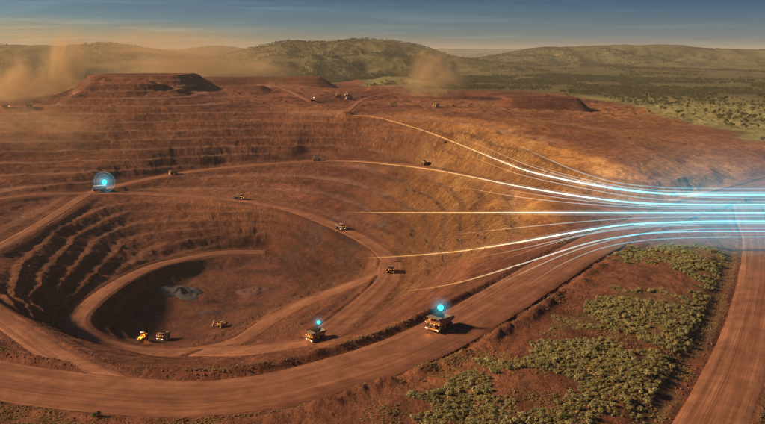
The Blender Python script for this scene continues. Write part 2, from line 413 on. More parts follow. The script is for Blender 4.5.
# drop control points that nearly coincide
keep = []
for i, p in enumerate(CP):
    if all((p[0] - CP[j][0]) ** 2 + (p[1] - CP[j][1]) ** 2 > 7.0 ** 2 for j in keep): keep.append(i)
CP = CP[keep]
MQ = 10.0
def _kern(dx, dy): return np.sqrt(dx * dx + dy * dy + MQ * MQ)
nC = len(CP)
A = np.zeros((nC + 1, nC + 1))
A[:nC, :nC] = -_kern(CP[:, 0][:, None] - CP[:, 0][None], CP[:, 1][:, None] - CP[:, 1][None]) / 100 + np.eye(nC) * 0.06
A[:nC, nC] = 1; A[nC, :nC] = 1
W = np.linalg.solve(A, np.append(CP[:, 2], 0))
def rbf(x, y):
    out = np.empty(x.size, np.float32)
    xf = x.ravel().astype(np.float32); yf = y.ravel().astype(np.float32)
    cx = CP[:, 0].astype(np.float32); cy = CP[:, 1].astype(np.float32); wv = (-W[:nC] / 100).astype(np.float32)
    for s in range(0, xf.size, 20000):
        dx = xf[s:s + 20000, None] - cx; dy = yf[s:s + 20000, None] - cy
        dx *= dx; dy *= dy; dx += dy; dx += np.float32(MQ * MQ)
        np.sqrt(dx, out=dx)
        out[s:s + 20000] = dx @ wv
    return (out + np.float32(W[nC])).reshape(x.shape)

# ------------------------------------------------------------------ the grid: fine in view, coarse elsewhere, polar round the survey point
az_f = np.radians(np.linspace(-35, 35, 860))
az_c = np.radians(np.linspace(35, 325, 56)[1:-1])
AZ = np.concatenate([az_f, az_c])
rad = [0.02, 4.0]
while rad[-1] < 45000:
    d = rad[-1]
    if d < 150: s = 6.0
    elif d < 205: s = 2.2
    elif d < 480: s = 1.05 + (d - 205) / 275 * 0.95
    elif d < 1250: s = 2.0
    elif d < 1700: s = 2.0 + (d - 1250) / 450 * 4
    else: s = 6.0 * (d / 1700) ** 1.75
    rad.append(d + min(s, 2500))
RAD = np.array(rad)
NR, NA = len(RAD), len(AZ)
RR, AA = np.meshgrid(RAD, AZ, indexing='ij')
X = RR * np.sin(AA); Y = RR * np.cos(AA)

# far land: plain, ridges given by their crest line at a distance
def crest(pts, D):
    q = np.array([at_y(u, v, D) for u, v in pts])
    return q[:, 0], q[:, 2]
HILLS = [([(-420, 48), (-200, 46), (-60, 47), (0, 44.5), (60, 46), (105, 43.5), (130, 46), (160, 51), (200, 58), (250, 68)], 3300, 620, 0.5),
         ([(140, 72), (190, 62), (225, 55), (260, 46), (290, 41.5), (330, 43), (355, 39.5), (395, 41.5), (425, 48), (450, 56), (490, 62), (540, 67)], 3500, 760, 0.6),
         ([(170, 54), (195, 47), (215, 45), (235, 47), (270, 52)], 7200, 900, 0.2),
         ([(455, 62), (490, 57), (520, 51), (545, 47.5), (585, 46), (625, 44.5), (680, 46), (705, 49), (740, 48.5), (790, 50), (900, 47), (1100, 50)], 5600, 1100, 0.6),
         ([(-600, 49), (-100, 48.7), (300, 49), (420, 48.2), (520, 48.3), (640, 49.2), (1300, 48.5)], 17000, 1500, 0.1)]
def far_z(x, y):
    z = 12 + 4 * fbm(x / 500, y / 500, 3, 3)
    for k, (pts, D, sy, rough) in enumerate(HILLS):
        cx, cz = crest(pts, D)
        h = np.interp(x, cx, cz, left=cz[0], right=cz[-1]) - 12
        h = np.where((x < cx[0]), h * np.exp(-((x - cx[0]) / 900) ** 2), h)
        h = np.where((x > cx[-1]), h * np.exp(-((x - cx[-1]) / 900) ** 2), h)
        spur = sy * (1 + 0.75 * fbm(x / 330, y / 900 + k * 7, 3, 40 + k))
        t = (y - D) / np.where(y < D, spur, sy * 1.6)
        g = np.exp(-np.abs(t) ** 1.7 * 1.1)
        carve = 1 - min(1.0, rough * 1.4) * (1 - g ** 2.5) * np.clip((0.78 - ridged(x / 330, y / 620, 4, 60 + k)) * 2.4, 0, 1)
        z = np.maximum(z, 12 + np.maximum(h, 0) * g * np.clip(carve, 0.1, 1))
    return z
RB = np.empty(X.shape, np.float32)
nearm = RAD < 2400
RB[nearm] = rbf(X[nearm], Y[nearm]); RB[~nearm] = 12
wf = sstep(1650, 2250, RR)
Z = RB * (1 - wf) + far_z(X, Y) * wf

# spoil dumps and the flat-topped waste dump (top z, front-left and back-right corners)
DUMPM = np.zeros(X.shape)
def dump(u0, u1, v_top, y0, depth, slope=0.7, seed=0, base=None):
    global Z, DUMPM, MESAM
    xa, _, za = at_y(u0, v_top, y0); xb, _, zb = at_y(u1, v_top, y0)
    cx, cy = (xa + xb) / 2, y0 + depth / 2
    hx, hy = (xb - xa) / 2, depth / 2
    wob = 3 * fbm(X / 45, Y / 45, 3, 90 + seed)
    qx = np.abs(X - cx) - hx + 14; qy = np.abs(Y - cy) - hy + 14
    sd = np.sqrt(np.maximum(qx, 0) ** 2 + np.maximum(qy, 0) ** 2) + np.minimum(np.maximum(qx, qy), 0) - 14 + wob
    top = za + 0.8 * fbm(X / 30, Y / 30, 3, 95 + seed)
    dz_ = top - slope * np.maximum(sd, 0)
    if seed == 1: MESAM = np.where(dz_ > Z - 1, 1.0, 0.0) * (sd < 3)
    if seed != 1: DUMPM = np.maximum(DUMPM, np.where(dz_ > Z - 1, 1.0, 0.0))
    Z = np.maximum(Z, dz_)
dump(86, 177, 75.5, 1395, 150, 0.62, 1)
dump(508, 580, 98, 1245, 60, 0.85, 2)
dump(372, 402, 86.5, 1560, 60, 0.6, 3)
dump(196, 318, 77.5, 1720, 90, 0.6, 4)
dump(-60, 42, 79, 1500, 120, 0.5, 5)
dump(228, 262, 86, 1480, 40, 0.5, 6)

# slope of the smooth form -> where the benches are
gy = np.gradient(Z, axis=0) / np.gradient(RAD)[:, None]
gx = np.gradient(Z, axis=1) / (np.gradient(AA, axis=1) * RR + 1e-6)
SL = np.sqrt(gx * gx + gy * gy)
inpit = sstep(455, 520, RR) * (1 - sstep(1420, 1500, RR)) * sstep(deep(-127), deep(-118), Z) * (1 - DUMPM)
# distance to roads
Dm = np.full(X.shape, 1e9, np.float32); Zr = np.zeros(X.shape, np.float32); Sd = np.zeros(X.shape, np.float32); Id = np.full(X.shape, -1, np.int16)
for ri, rd in enumerate(ROADS):
    P = rd['P']; lim = rd['w'] / 2 + 34
    for i in range(len(P) - 1):
        a, b = P[i], P[i + 1]
        r0 = np.hypot(*a[:2]); r1 = np.hypot(*b[:2])
        i0 = np.searchsorted(RAD, min(r0, r1) - lim); i1 = np.searchsorted(RAD, max(r0, r1) + lim)
        t0 = math.atan2(a[0], a[1]); t1 = math.atan2(b[0], b[1]); mg = lim / max(60.0, min(r0, r1))
        j0 = np.searchsorted(az_f, min(t0, t1) - mg); j1 = np.searchsorted(az_f, max(t0, t1) + mg)
        if j1 <= j0 or i1 <= i0: continue
        sl = (slice(i0, i1), slice(j0, j1))
        ex, ey = b[0] - a[0], b[1] - a[1]; l2 = ex * ex + ey * ey + 1e-9
        t = np.clip(((X[sl] - a[0]) * ex + (Y[sl] - a[1]) * ey) / l2, 0, 1)
        qx = X[sl] - a[0] - ex * t; qy = Y[sl] - a[1] - ey * t
        dd = np.sqrt(qx * qx + qy * qy) - rd['w'] / 2
        m = dd < Dm[sl]
        Dm[sl] = np.where(m, dd, Dm[sl])
        Zr[sl] = np.where(m, a[2] + (b[2] - a[2]) * t, Zr[sl])
        Sd[sl] = np.where(m, np.sign(ex * qy - ey * qx), Sd[sl])
        Id[sl] = np.where(m, ri, Id[sl])
rest = Id >= 0
BERM_L = np.array([r['berm'][0] for r in ROADS] + [0]); BERM_R = np.array([r['berm'][1] for r in ROADS] + [0]); BLEND = np.array([r['blend'] for r in ROADS] + [1])

# benches: steps along the contour lines of the smooth form
BH = 10.0
wob = 1.6 * fbm(X / 110, Y / 110, 3, 21) + 0.7 * fbm(X / 22, Y / 22, 3, 22)
lowp = 10.0 / 6.5
Zs = np.where(Z > -57, Z, -57 + (Z + 57) * lowp)
wob = np.where(Z > -57, wob, wob * 0.4)
tz = (Zs + wob + 240) / BH
fl = np.floor(tz); fr = tz - fl
bf = 0.38
Zt = BH * (fl + np.clip((fr - bf) / (1 - bf), 0, 1)) - 240
Zt = np.where(Zt > -57, Zt, -57 + (Zt + 57) / lowp) - wob * 0.25
east = sstep(-60, 120, X - (RR - 700) * 0.05)
tstr = inpit * sstep(0.05, 0.15, SL) * (0.97 - 0.12 * east)
roadfree = sstep(2, 15, np.where(rest, Dm, 99))
Z2 = Z + (Zt - Z) * tstr * roadfree
sh = east * sstep(540, 620, RR) * (1 - sstep(1150, 1350, RR)) * (1 - sstep(0.16, 0.3, SL)) * sstep(3, 12, np.where(rest, Dm, 99)) * (1 - sstep(170, 300, X))
t4 = (Z + 1.3 * fbm(X / 38, Y / 38, 4, 24) + 240) / 3.2
f4 = t4 - np.floor(t4)
Z2 += sh * 2.6 * (sstep(0.55, 1.0, f4) - f4) + sh * 2.2 * (ridged(X / 30 + Y / 70, Y / 26, 4, 25) - 0.6)
# rills running down the faces (noise stretched along the slope) and blocky rubble
cxp, cyp = -130.0, 700.0
th = np.arctan2(X - cxp, Y - cyp); rp = np.hypot(X - cxp, Y - cyp)
rill = ridged(th * 46 + 0.15 * fbm(X / 30, Y / 30, 3, 5), rp / 90 + fl * 3.1, 3, 51) - 0.5
rill2 = ridged(th * 120, rp / 60 + fl * 5.7, 2, 53) - 0.5
slm = inpit * sstep(0.16, 0.5, SL)
Z2 += slm * roadfree * (rill * (1.3 + 3.4 * east * (1 - sstep(130, 230, X))) + rill2 * (0.6 + 1.6 * east))
rough = (1 - 0.8 * MESAM) * np.maximum(0.25 + 0.75 * slm, 0.62 * inpit) * sstep(0.5, 8, np.where(rest, Dm, 99))
nearf = 1 - sstep(1500, 2000, RR)
Z2 += nearf * rough * (2.2 * fbm(X / 24, Y / 24, 4, 6) + 1.3 * fbm(X / 6.5, Y / 6.5, 3, 8))
# rocky faces inside the pit
rocky = inpit * (0.35 + 0.65 * sstep(0.3, 0.7, SL))
Z2 += rocky * roadfree * 2.6 * (ridged(X / 16, Y / 16, 4, 77) - 0.6)
innerw = inpit * (1 - sstep(-66, -60, Z)) * sstep(0.06, 0.2, SL)
Z2 += innerw * roadfree * (1.3 * (ridged(X / 21, Y / 21, 4, 79) - 0.55) + 1.3 * (ridged(X / 7, Y / 7, 3, 80) - 0.5))
# dug-over ground behind the rim
dug = sstep(1080, 1180, RR) * (1 - sstep(1650, 1900, RR)) * (1 - inpit * sstep(0.05, 0.15, SL)) * sstep(3, 14, np.where(rest, Dm, 99)) * (1 - DUMPM) * (1 - MESAM)
tq = (4.5 * fbm(X / 85, Y / 85, 4, 15)) / 2.2
Z2 += dug * (2.2 * (np.floor(tq) + sstep(0.7, 1.0, tq - np.floor(tq))) + 3.0 * np.maximum(0, ridged(X / 26, Y / 26, 3, 16) - 0.66) * 2.5)
# small scale texture of near ground
Z2 += (1 - sstep(420, 600, RR)) * sstep(0.5, 6, np.where(rest, Dm, 99)) * (0.9 * fbm(X / 9, Y / 9, 4, 9) + 0.5 * (ridged(X / 4, Y / 4, 3, 10) - 0.5))
# far wooded hills get a lumpy skin
Z2 += wf * sstep(30, 80, Z) * 10 * fbm(X / 90, Y / 90, 4, 12)
# roads cut and fill
bl = BLEND[Id]
k = np.where(rest, 1 - sstep(0.0, 1.0, (Dm - 1.0) / bl), 0)
Z3 = Z2 * (1 - k) + (Zr - 0.45) * k
bh = np.where(Sd > 0, BERM_L[Id], BERM_R[Id])
bh = np.where((Id == 0) & (Sd > 0), bh * (1 - 0.6 * sstep(0, 70, X)), bh)
bw = 1.4 + 0.45 * bh
lump0 = 0.85 + 0.25 * fbm(X / 5.0, Y / 5.0, 3, 13)
lump = np.clip(0.75 + 0.55 * fbm(X / 5.0, Y / 5.0, 3, 13) + 0.35 * fbm(X / 28, Y / 28, 2, 14), 0.15, 1.6)
Z3 += np.where(rest, bh * np.where((Id == 0) & (Sd > 0), lump0 * 1.15, lump) * np.exp(-((Dm - 0.6 - bw) / bw) ** 2), 0)
bank = np.where(rest & (Id == 0) & (Sd < 0), sstep(-60, 0, X) * (1 - sstep(140, 190, X)), 0)
Z3 += bank * (3.6 * lump * np.exp(-((Dm - 11) / 4.5) ** 2) - 2.4 * np.exp(-((Dm - 2.6) / 2.0) ** 2))
Z3 = Z3.astype(np.float64)
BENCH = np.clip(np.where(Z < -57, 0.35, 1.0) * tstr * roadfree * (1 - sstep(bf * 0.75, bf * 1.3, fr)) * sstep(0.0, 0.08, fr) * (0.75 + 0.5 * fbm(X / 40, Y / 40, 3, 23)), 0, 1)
FLOW = np.stack([th * 300.0, rp, Z3], -1)

_da = az_f[1] - az_f[0]
def H(x, y):
    r = math.hypot(x, y); a = math.atan2(x, y)
    i = int(np.clip(np.searchsorted(RAD, r) - 1, 0, NR - 2)); t = (r - RAD[i]) / (RAD[i + 1] - RAD[i])
    j = int(np.clip((a - az_f[0]) / _da, 0, len(az_f) - 2)); s = min(1, max(0, (a - az_f[j]) / _da))
    return (Z3[i, j] * (1 - s) + Z3[i, j + 1] * s) * (1 - t) + (Z3[i + 1, j] * (1 - s) + Z3[i + 1, j + 1] * s) * t
def Hv(x, y):
    r = np.hypot(x, y); a = np.arctan2(x, y)
    i = np.clip(np.searchsorted(RAD, r) - 1, 0, NR - 2); t = (r - RAD[i]) / (RAD[i + 1] - RAD[i])
    j = np.clip(((a - az_f[0]) / _da).astype(int), 0, len(az_f) - 2); s = np.clip((a - az_f[j]) / _da, 0, 1)
    return (Z3[i, j] * (1 - s) + Z3[i, j + 1] * s) * (1 - t) + (Z3[i + 1, j] * (1 - s) + Z3[i + 1, j + 1] * s) * t
def hit(u, v):
    """where the line through a pixel meets the ground"""
    d = ray(u, v); d = d / np.hypot(d[0], d[1])
    t = 150.0
    while t < 20000:
        if CAM_H + d[2] * t <= H(d[0] * t, d[1] * t): break
        t += max(1.0, t * 0.002)
    return np.array([d[0] * t, d[1] * t, H(d[0] * t, d[1] * t)]), t
def road_near(x, y):
    b = None
    for rd in ROADS:
        dd = np.hypot(rd['P'][:, 0] - x, rd['P'][:, 1] - y); i = int(dd.argmin())
        if b is None or dd[i] < b[0]: b = (dd[i], rd, i)
    return b

# ------------------------------------------------------------------ ground cover masks (world polygons)
def poly_mask(x, y, pts, z=4.0):
    q = [px(u, v, z)[:2] for u, v in pts]
    ins = np.zeros(x.shape, bool)
    n = len(q)
    for i in range(n):
        x1, y1 = q[i]; x2, y2 = q[(i + 1) % n]
        c = ((y1 > y) != (y2 > y)) & (x < (x2 - x1) * (y - y1) / (y2 - y1 + 1e-12) + x1)
        ins ^= c
    return ins
SCRUB = [[(556, 334), (560, 318), (590, 296), (625, 292), (690, 296), (712, 280), (738, 262), (736, 300), (726, 330), (712, 345), (690, 350), (640, 338), (600, 330)],
         [(527, 362), (548, 347), (590, 344), (640, 348), (694, 358), (690, 375), (676, 400), (664, 424), (650, 424), (610, 395), (560, 380), (530, 372)],
         [(398, 402), (430, 388), (455, 376), (480, 374), (500, 384), (512, 398), (540, 408), (560, 400), (620, 424), (640, 440), (560, 450), (470, 440), (430, 415)],
         [(600, 262), (640, 246), (700, 242), (742, 244), (740, 268), (722, 280), (700, 275), (660, 262), (620, 262)],
         [(484, 372), (500, 364), (530, 366), (530, 374), (505, 378)],
         [(545, 402), (560, 388), (590, 392), (618, 410), (600, 416)],
         [(735, 440), (752, 400), (765, 380), (800, 350), (800, 440)]]
BARE = [[(612, 292), (625, 270), (660, 262), (695, 275), (705, 288), (690, 296), (650, 293)],
        [(632, 350), (650, 349), (652, 360), (636, 362)]]
def scrub_density(x, y):
    jx = x + 9 * fbm(x / 12, y / 12, 4, 201); jy = y + 13 * fbm(x / 12 + 40, y / 12, 4, 202)
    m = np.zeros(x.shape, bool)
    for p in SCRUB: m |= poly_mask(jx, jy, p)
    for p in BARE: m &= ~poly_mask(jx, jy, p)
    return m.astype(float)
VEG = np.zeros(X.shape); PALE = np.zeros(X.shape); OCH_LIT = np.zeros(X.shape); GREY = np.zeros(X.shape)
nz = (RR < 800) & (np.abs(AA) < 0.62)
sd_ = np.zeros(X.shape); sd_[nz] = scrub_density(X[nz], Y[nz])
VEG = 0.4 * sd_ * np.where(rest, sstep(0, 4, Dm), 1)
# the plain beyond the mine
edge_px = [(-400, 92), (180, 70), (330, 78), (380, 97), (420, 97), (470, 93), (520, 92), (560, 94), (600, 101), (640, 110), (700, 125), (765, 139), (900, 158)]
ep = np.array([px(u, v, 14) for u, v in edge_px])
ea = np.arctan2(ep[:, 0], ep[:, 1]); er = np.hypot(ep[:, 0], ep[:, 1])
er_at = np.minimum(np.interp(AA, ea, er), 2150) * (1 + 0.12 * fbm(X / 60, Y / 60, 5, 31))
veg_far = sstep(0.97, 1.06, RR / er_at) * (RR > 700)
VEG = np.maximum(VEG, veg_far)
dumpm = sstep(2, 8, Z - (RB * (1 - wf) + 12 * wf)) * (RR < 1900)
VEG *= 1 - dumpm * 0.9
pal = sstep(0.08, 0.3, fbm(X / 260, Y / 420, 4, 33)) * veg_far * (1 - sstep(1700, 2600, RR)) * 0.9
pal = np.maximum(pal, veg_far * sstep(R(11), R(17), AA) * (1 - sstep(1500, 2000, RR)) * (0.85 + 0.5 * fbm(X / 50, Y / 80, 4, 34)))
PALE = np.clip(pal, 0, 1)
OCH_LIT = np.clip(east * inpit * (0.75 + 0.6 * fbm(X / 60, Y / 60, 4, 35)), 0, 1) * sstep(-100, -40, Z) * (0.25 + 0.75 * sstep(0.05, 0.16, SL))
tal, _t = hit(101, 232)
GREY = np.exp(-((X - tal[0]) / 14) ** 2 - ((Y - tal[1]) / 22) ** 2) * (0.5 + 0.7 * fbm(X / 8, Y / 8, 3, 36))
for u, v, sx, sy in [(330, 222, 22, 16), (305, 250, 26, 16), (350, 250, 14, 20), (385, 222, 14, 16)]:
    q, _t = hit(u, v)
    GREY = np.maximum(GREY, 0.8 * np.exp(-((X - q[0]) / sx) ** 2 - ((Y - q[1]) / sy) ** 2) * (0.4 + 1.0 * fbm(X / 9, Y / 9, 3, 37)))
GREY = np.clip(GREY, 0, 1)

def mesh_from(name, co, quads, smooth=True):
    me = bpy.data.meshes.new(name)
    me.vertices.add(len(co)); me.vertices.foreach_set('co', np.asarray(co, np.float32).ravel())
    n = len(quads); k = quads.shape[1]
    me.loops.add(n * k); me.polygons.add(n)
    me.loops.foreach_set('vertex_index', np.asarray(quads, np.int32).ravel())
    me.polygons.foreach_set('loop_start', np.arange(0, n * k, k, dtype=np.int32))
    me.polygons.foreach_set('loop_total', np.full(n, k, np.int32))
    me.update(calc_edges=True)
    if smooth: me.polygons.foreach_set('use_smooth', np.ones(n, bool))
    return me
def link(o, parent=None):
    scene.collection.objects.link(o)
    if parent is not None: o.parent = parent
    return o
def tag(o, label=None, cat=None, group=None, kind=None):
    if label: o['label'] = label
    if cat: o['category'] = cat
    if group: o['group'] = group
    if kind: o['kind'] = kind
    return o

ii, jj = np.meshgrid(np.arange(NR - 1), np.arange(NA), indexing='ij')
j2 = (jj + 1) % NA
quads = np.stack([ii * NA + jj, ii * NA + j2, (ii + 1) * NA + j2, (ii + 1) * NA + jj], -1).reshape(-1, 4)[:, ::-1]
co = np.stack([X, Y, Z3], -1).reshape(-1, 3)
me = mesh_from('terrain', co, quads)
for nm, arr in (('veg', VEG), ('pale', PALE), ('ochre', OCH_LIT), ('grey', GREY), ('bench', BENCH), ('ore', 0.85 * (1 - sstep(deep(-122), deep(-112), Z)) * (RR < 900)), ('slope', np.clip(slm, 0, 1))):
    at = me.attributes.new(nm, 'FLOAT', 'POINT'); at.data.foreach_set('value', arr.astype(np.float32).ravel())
me.attributes.new('flow', 'FLOAT_VECTOR', 'POINT').data.foreach_set('vector', FLOW.astype(np.float32).ravel())
me.materials.append(M_DIRT)
terrain = link(bpy.data.objects.new('terrain', me)); tag(terrain, 'red earth open pit with stepped benches and hills beyond', 'terrain', kind='structure')

# road surfaces
for ri, rd in enumerate(ROADS):
    P, Nn, w = rd['P'], rd['N'], rd['w']
    T = np.gradient(P, axis=0); T[:, 2] = 0; T /= np.linalg.norm(T, axis=1)[:, None]
    Nn = np.stack([T[:, 1], -T[:, 0], 0 * T[:, 0]], 1)
    off = np.array([-0.5, -0.44, -0.3, -0.12, 0.0, 0.12, 0.3, 0.44, 0.5]) * (w + 1.6)
    hgt = np.array([-0.75, -0.08, 0.0, 0.05, 0.07, 0.05, 0.0, -0.08, -0.75])
    s_ = np.concatenate([[0], np.cumsum(np.linalg.norm(np.diff(P, axis=0), axis=1))])
    n = len(P); m_ = len(off)
    jit = 0.5 * fbm(s_[:, None] / 7 + 0 * off, off[None] / 5 + 0 * s_[:, None] + ri * 13, 3, 301)
    CO = P[:, None, :] + Nn[:, None, :] * (off[None, :, None] + np.where(np.abs(off) > w * 0.4, jit, 0)[..., None])
    CO[..., 2] = P[:, None, 2] + hgt + 0.06 * jit
    CO[..., 2] += 0.012 * ri
    a_, b_ = np.meshgrid(np.arange(n - 1), np.arange(m_ - 1), indexing='ij')
    q = np.stack([a_ * m_ + b_, a_ * m_ + b_ + 1, (a_ + 1) * m_ + b_ + 1, (a_ + 1) * m_ + b_], -1).reshape(-1, 4)[:, ::-1]
    q = q[:, ::-1]
    rm = mesh_from(rd['name'], CO.reshape(-1, 3), q)
    uvl = rm.uv_layers.new(name='UVMap')
    uvv = np.stack([np.broadcast_to(off[None], (n, m_)), np.broadcast_to(s_[:, None] + ri * 777, (n, m_))], -1).reshape(-1, 2)
    uvl.data.foreach_set('uv', uvv[q.ravel()].astype(np.float32).ravel())
    rm.materials.append(M_ROAD)
    ro = link(bpy.data.objects.new(rd['name'], rm)); ro['kind'] = 'structure'
    if rm.polygons[0].normal.z < 0: rm.flip_normals()

# ------------------------------------------------------------------ small mesh builder
class MB:
    def __init__(s): s.v = []; s.f = []; s.mi = []; s.cur = 0
    def add(s, vs_, fs_):
        o = len(s.v); s.v += [tuple(v) for v in vs_]
        s.f += [tuple(i + o for i in f) for f in fs_]; s.mi += [s.cur] * len(fs_)
        return s
    def hull8(s, p):       # p: 4 bottom corners then 4 top corners, counter-clockwise
        return s.add(p, [(3, 2, 1, 0), (4, 5, 6, 7), (0, 1, 5, 4), (1, 2, 6, 5), (2, 3, 7, 6), (3, 0, 4, 7)])
    def box(s, x0, x1, y0, y1, z0, z1, bev=0.0):
        if bev <= 0:
            return s.hull8([(x0, y0, z0), (x1, y0, z0), (x1, y1, z0), (x0, y1, z0), (x0, y0, z1), (x1, y0, z1), (x1, y1, z1), (x0, y1, z1)])
        b = bev
        bm = bmesh.new(); bmesh.ops.create_cube(bm, size=1.0)
        for v in bm.verts: v.co = ((x0 + x1) / 2 + v.co.x * (x1 - x0), (y0 + y1) / 2 + v.co.y * (y1 - y0), (z0 + z1) / 2 + v.co.z * (z1 - z0))
        bmesh.ops.bevel(bm, geom=bm.edges[:], offset=b, segments=1, affect='EDGES')
        bm.verts.index_update()
        s.add([v.co[:] for v in bm.verts], [[v.index for v in f.verts] for f in bm.faces]); bm.free()
        return s
    def prism(s, prof, y0, y1):     # profile in XZ, counter-clockwise seen from -Y
        n = len(prof)
        vs_ = [(x, y0, z) for x, z in prof] + [(x, y1, z) for x, z in prof]
        fs_ = [tuple(range(n)), tuple(range(2 * n - 1, n - 1, -1))]
        fs_ += [(i, i + n, (i + 1) % n + n, (i + 1) % n) for i in range(n)]
        return s.add(vs_, fs_)
    def tube(s, pts, r, seg=6, cap=True):
        pts = [Vector(p) for p in pts]; rings = []
        rr = r if isinstance(r, (list, tuple)) else [r] * len(pts)
        for i, p in enumerate(pts):
            t = (pts[min(i + 1, len(pts) - 1)] - pts[max(i - 1, 0)]).normalized()
            a = t.cross(Vector((0, 0, 1)) if abs(t.z) < 0.95 else Vector((1, 0, 0))).normalized(); b = t.cross(a)
            rings.append([p + (a * math.cos(2 * math.pi * k / seg) + b * math.sin(2 * math.pi * k / seg)) * rr[i] for k in range(seg)])
        vs_ = [v for q in rings for v in q]; fs_ = []
        for i in range(len(pts) - 1):
            for k in range(seg):
                fs_.append((i * seg + k, i * seg + (k + 1) % seg, (i + 1) * seg + (k + 1) % seg, (i + 1) * seg + k))
        if cap: fs_ += [tuple(range(seg - 1, -1, -1)), tuple((len(pts) - 1) * seg + k for k in range(seg))]
        return s.add(vs_, fs_)
    def lathe_y(s, prof, seg=20, cx=0, cy=0, cz=0):  # profile (radius, y) round the Y axis
        n = len(prof); vs_ = []; fs_ = []
        for k in range(seg):
            a = 2 * math.pi * k / seg
            vs_ += [(cx + r * math.cos(a), cy + y, cz + r * math.sin(a)) for r, y in prof]
        for k in range(seg):
            for i in range(n - 1):
                fs_.append((k * n + i, k * n + i + 1, ((k + 1) % seg) * n + i + 1, ((k + 1) % seg) * n + i))
        fs_ += [tuple(k * n for k in range(seg)), tuple(k * n + n - 1 for k in range(seg - 1, -1, -1))]
        return s.add(vs_, fs_)
    def mesh(s, name, mats, smooth=False):
        me = bpy.data.meshes.new(name); me.from_pydata(s.v, [], s.f)
        for m in (mats if isinstance(mats, (list, tuple)) else [mats]): me.materials.append(m)
        me.polygons.foreach_set('material_index', s.mi)
        bm = bmesh.new(); bm.from_mesh(me); bmesh.ops.recalc_face_normals(bm, faces=bm.faces[:]); bm.to_mesh(me); bm.free()
        if smooth: me.polygons.foreach_set('use_smooth', [True] * len(me.polygons))
        return me
    def build(s, name, mats, parent=None, smooth=False, loc=None):
        o = link(bpy.data.objects.new(name, s.mesh(name, mats, smooth)), parent)
        if loc is not None: o.location = loc
        return o
def empty(name, loc=(0, 0, 0)):
    o = link(bpy.data.objects.new(name, None)); o.location = loc; o.empty_display_size = 2
    return o
def copy_tree(o, parent=None):
    c = o.copy(); scene.collection.objects.link(c); c.parent = parent
    for ch in list(o.children): copy_tree(ch, c)
    return c

# ------------------------------------------------------------------ vegetation
def leaf_mat(name, c0, c1, c2):
    m, nt, b = new_mat(name)
    oi = nt.nodes.new('ShaderNodeObjectInfo'); geo = nt.nodes.new('ShaderNodeNewGeometry')
    r = nt.nodes.new('ShaderNodeValToRGB'); cr = r.color_ramp; cr.elements.new(0.5)
    for e, (p, c) in zip(cr.elements, [(0.0, c0), (0.5, c1), (1.0, c2)]): e.position = p; e.color = (*c, 1)
    ad = nt.nodes.new('ShaderNodeMath'); ad.operation = 'MULTIPLY_ADD'; ad.inputs[1].default_value = 0.35
    m2 = nt.nodes.new('ShaderNodeMath'); m2.operation = 'MULTIPLY'; m2.inputs[1].default_value = 0.65
    nt.links.new(geo.outputs['Random Per Island'], ad.inputs[0])
    nt.links.new(oi.outputs['Random'], m2.inputs[0]); nt.links.new(m2.outputs[0], ad.inputs[2])
    nt.links.new(ad.outputs[0], r.inputs[0]); nt.links.new(r.outputs[0], b.inputs['Base Color'])
    b.inputs['Roughness'].default_value = 0.8; b.inputs['Specular IOR Level'].default_value = 0.15
    tr = nt.nodes.new('ShaderNodeBsdfTranslucent'); mxs = nt.nodes.new('ShaderNodeMixShader'); mxs.inputs[0].default_value = 0.35
    nt.links.new(r.outputs[0], tr.inputs[0]); nt.links.new(b.outputs[0], mxs.inputs[1]); nt.links.new(tr.outputs[0], mxs.inputs[2])
    nt.links.new(mxs.outputs[0], nt.nodes['Material Output'].inputs['Surface'])
    return m
M_SCRUB = leaf_mat('scrub_leaves', (0.22, 0.2, 0.075), (0.42, 0.365, 0.14), (0.6, 0.5, 0.225))
M_TREE = leaf_mat('tree_leaves', (0.075, 0.085, 0.03), (0.13, 0.13, 0.046), (0.21, 0.185, 0.07))
M_GREEN = leaf_mat('green_leaves', (0.05, 0.085, 0.02), (0.075, 0.12, 0.03), (0.11, 0.15, 0.04))
M_GRASS = leaf_mat('dry_grass', (0.3, 0.21, 0.08), (0.42, 0.3, 0.115), (0.52, 0.38, 0.16))
M_BARK = plain('bark', (0.13, 0.085, 0.06), 0.9, var=0.05)
M_ROCK = plain('red_rock', (0.19, 0.075, 0.042), 0.92, var=0.15, scale=0.8)

def bush_mesh(name, rnd, leafm, nl=120, lumps=6, wide=1.0, tall=0.75, leaf=0.2):
    """unit bush about 2 across: stems, a loose inner mass and many leaf tufts"""
    mb = MB(); mb.cur = 1
    cs = []
    for _ in range(lumps):
        a = rnd.uniform(0, 6.28); r = rnd.uniform(0.1, 0.62) * wide
        cs.append((Vector((r * math.cos(a), r * math.sin(a), rnd.uniform(0.35, 0.8) * tall)), rnd.uniform(0.26, 0.46)))
    for c, r in cs[:4]:
        mb.tube([(0, 0, -0.1), tuple(c * 0.5), tuple(c)], [0.05, 0.035, 0.012], 4, False)
    mb.cur = 0
    for k in range(nl):
        c, r = rnd.choice(cs)
        d = Vector((rnd.gauss(0, 1), rnd.gauss(0, 1), rnd.gauss(0.25, 1))).normalized()
        p = c + d * r * rnd.uniform(0.55, 1.08)
        if p.z < 0.02: p.z = rnd.uniform(0.02, 0.2)
        n = (d + Vector((rnd.gauss(0, .5), rnd.gauss(0, .5), rnd.gauss(0.2, .5)))).normalized()
        a = n.cross(Vector((0, 0, 1)) if abs(n.z) < 0.9 else Vector((1, 0, 0))).normalized(); b = n.cross(a)
        s = leaf * rnd.uniform(0.6, 1.25)
        mb.add([p - a * s * .8, p - b * s * .55 + n * s * .12, p + a * s * .8, p + b * s * .6 + n * s * .1], [(0, 1, 2, 3)])
    me = bpy.data.meshes.new(name); me.from_pydata(mb.v, [], mb.f)
    me.materials.append(leafm); me.materials.append(M_BARK); me.polygons.foreach_set('material_index', mb.mi)
    return me
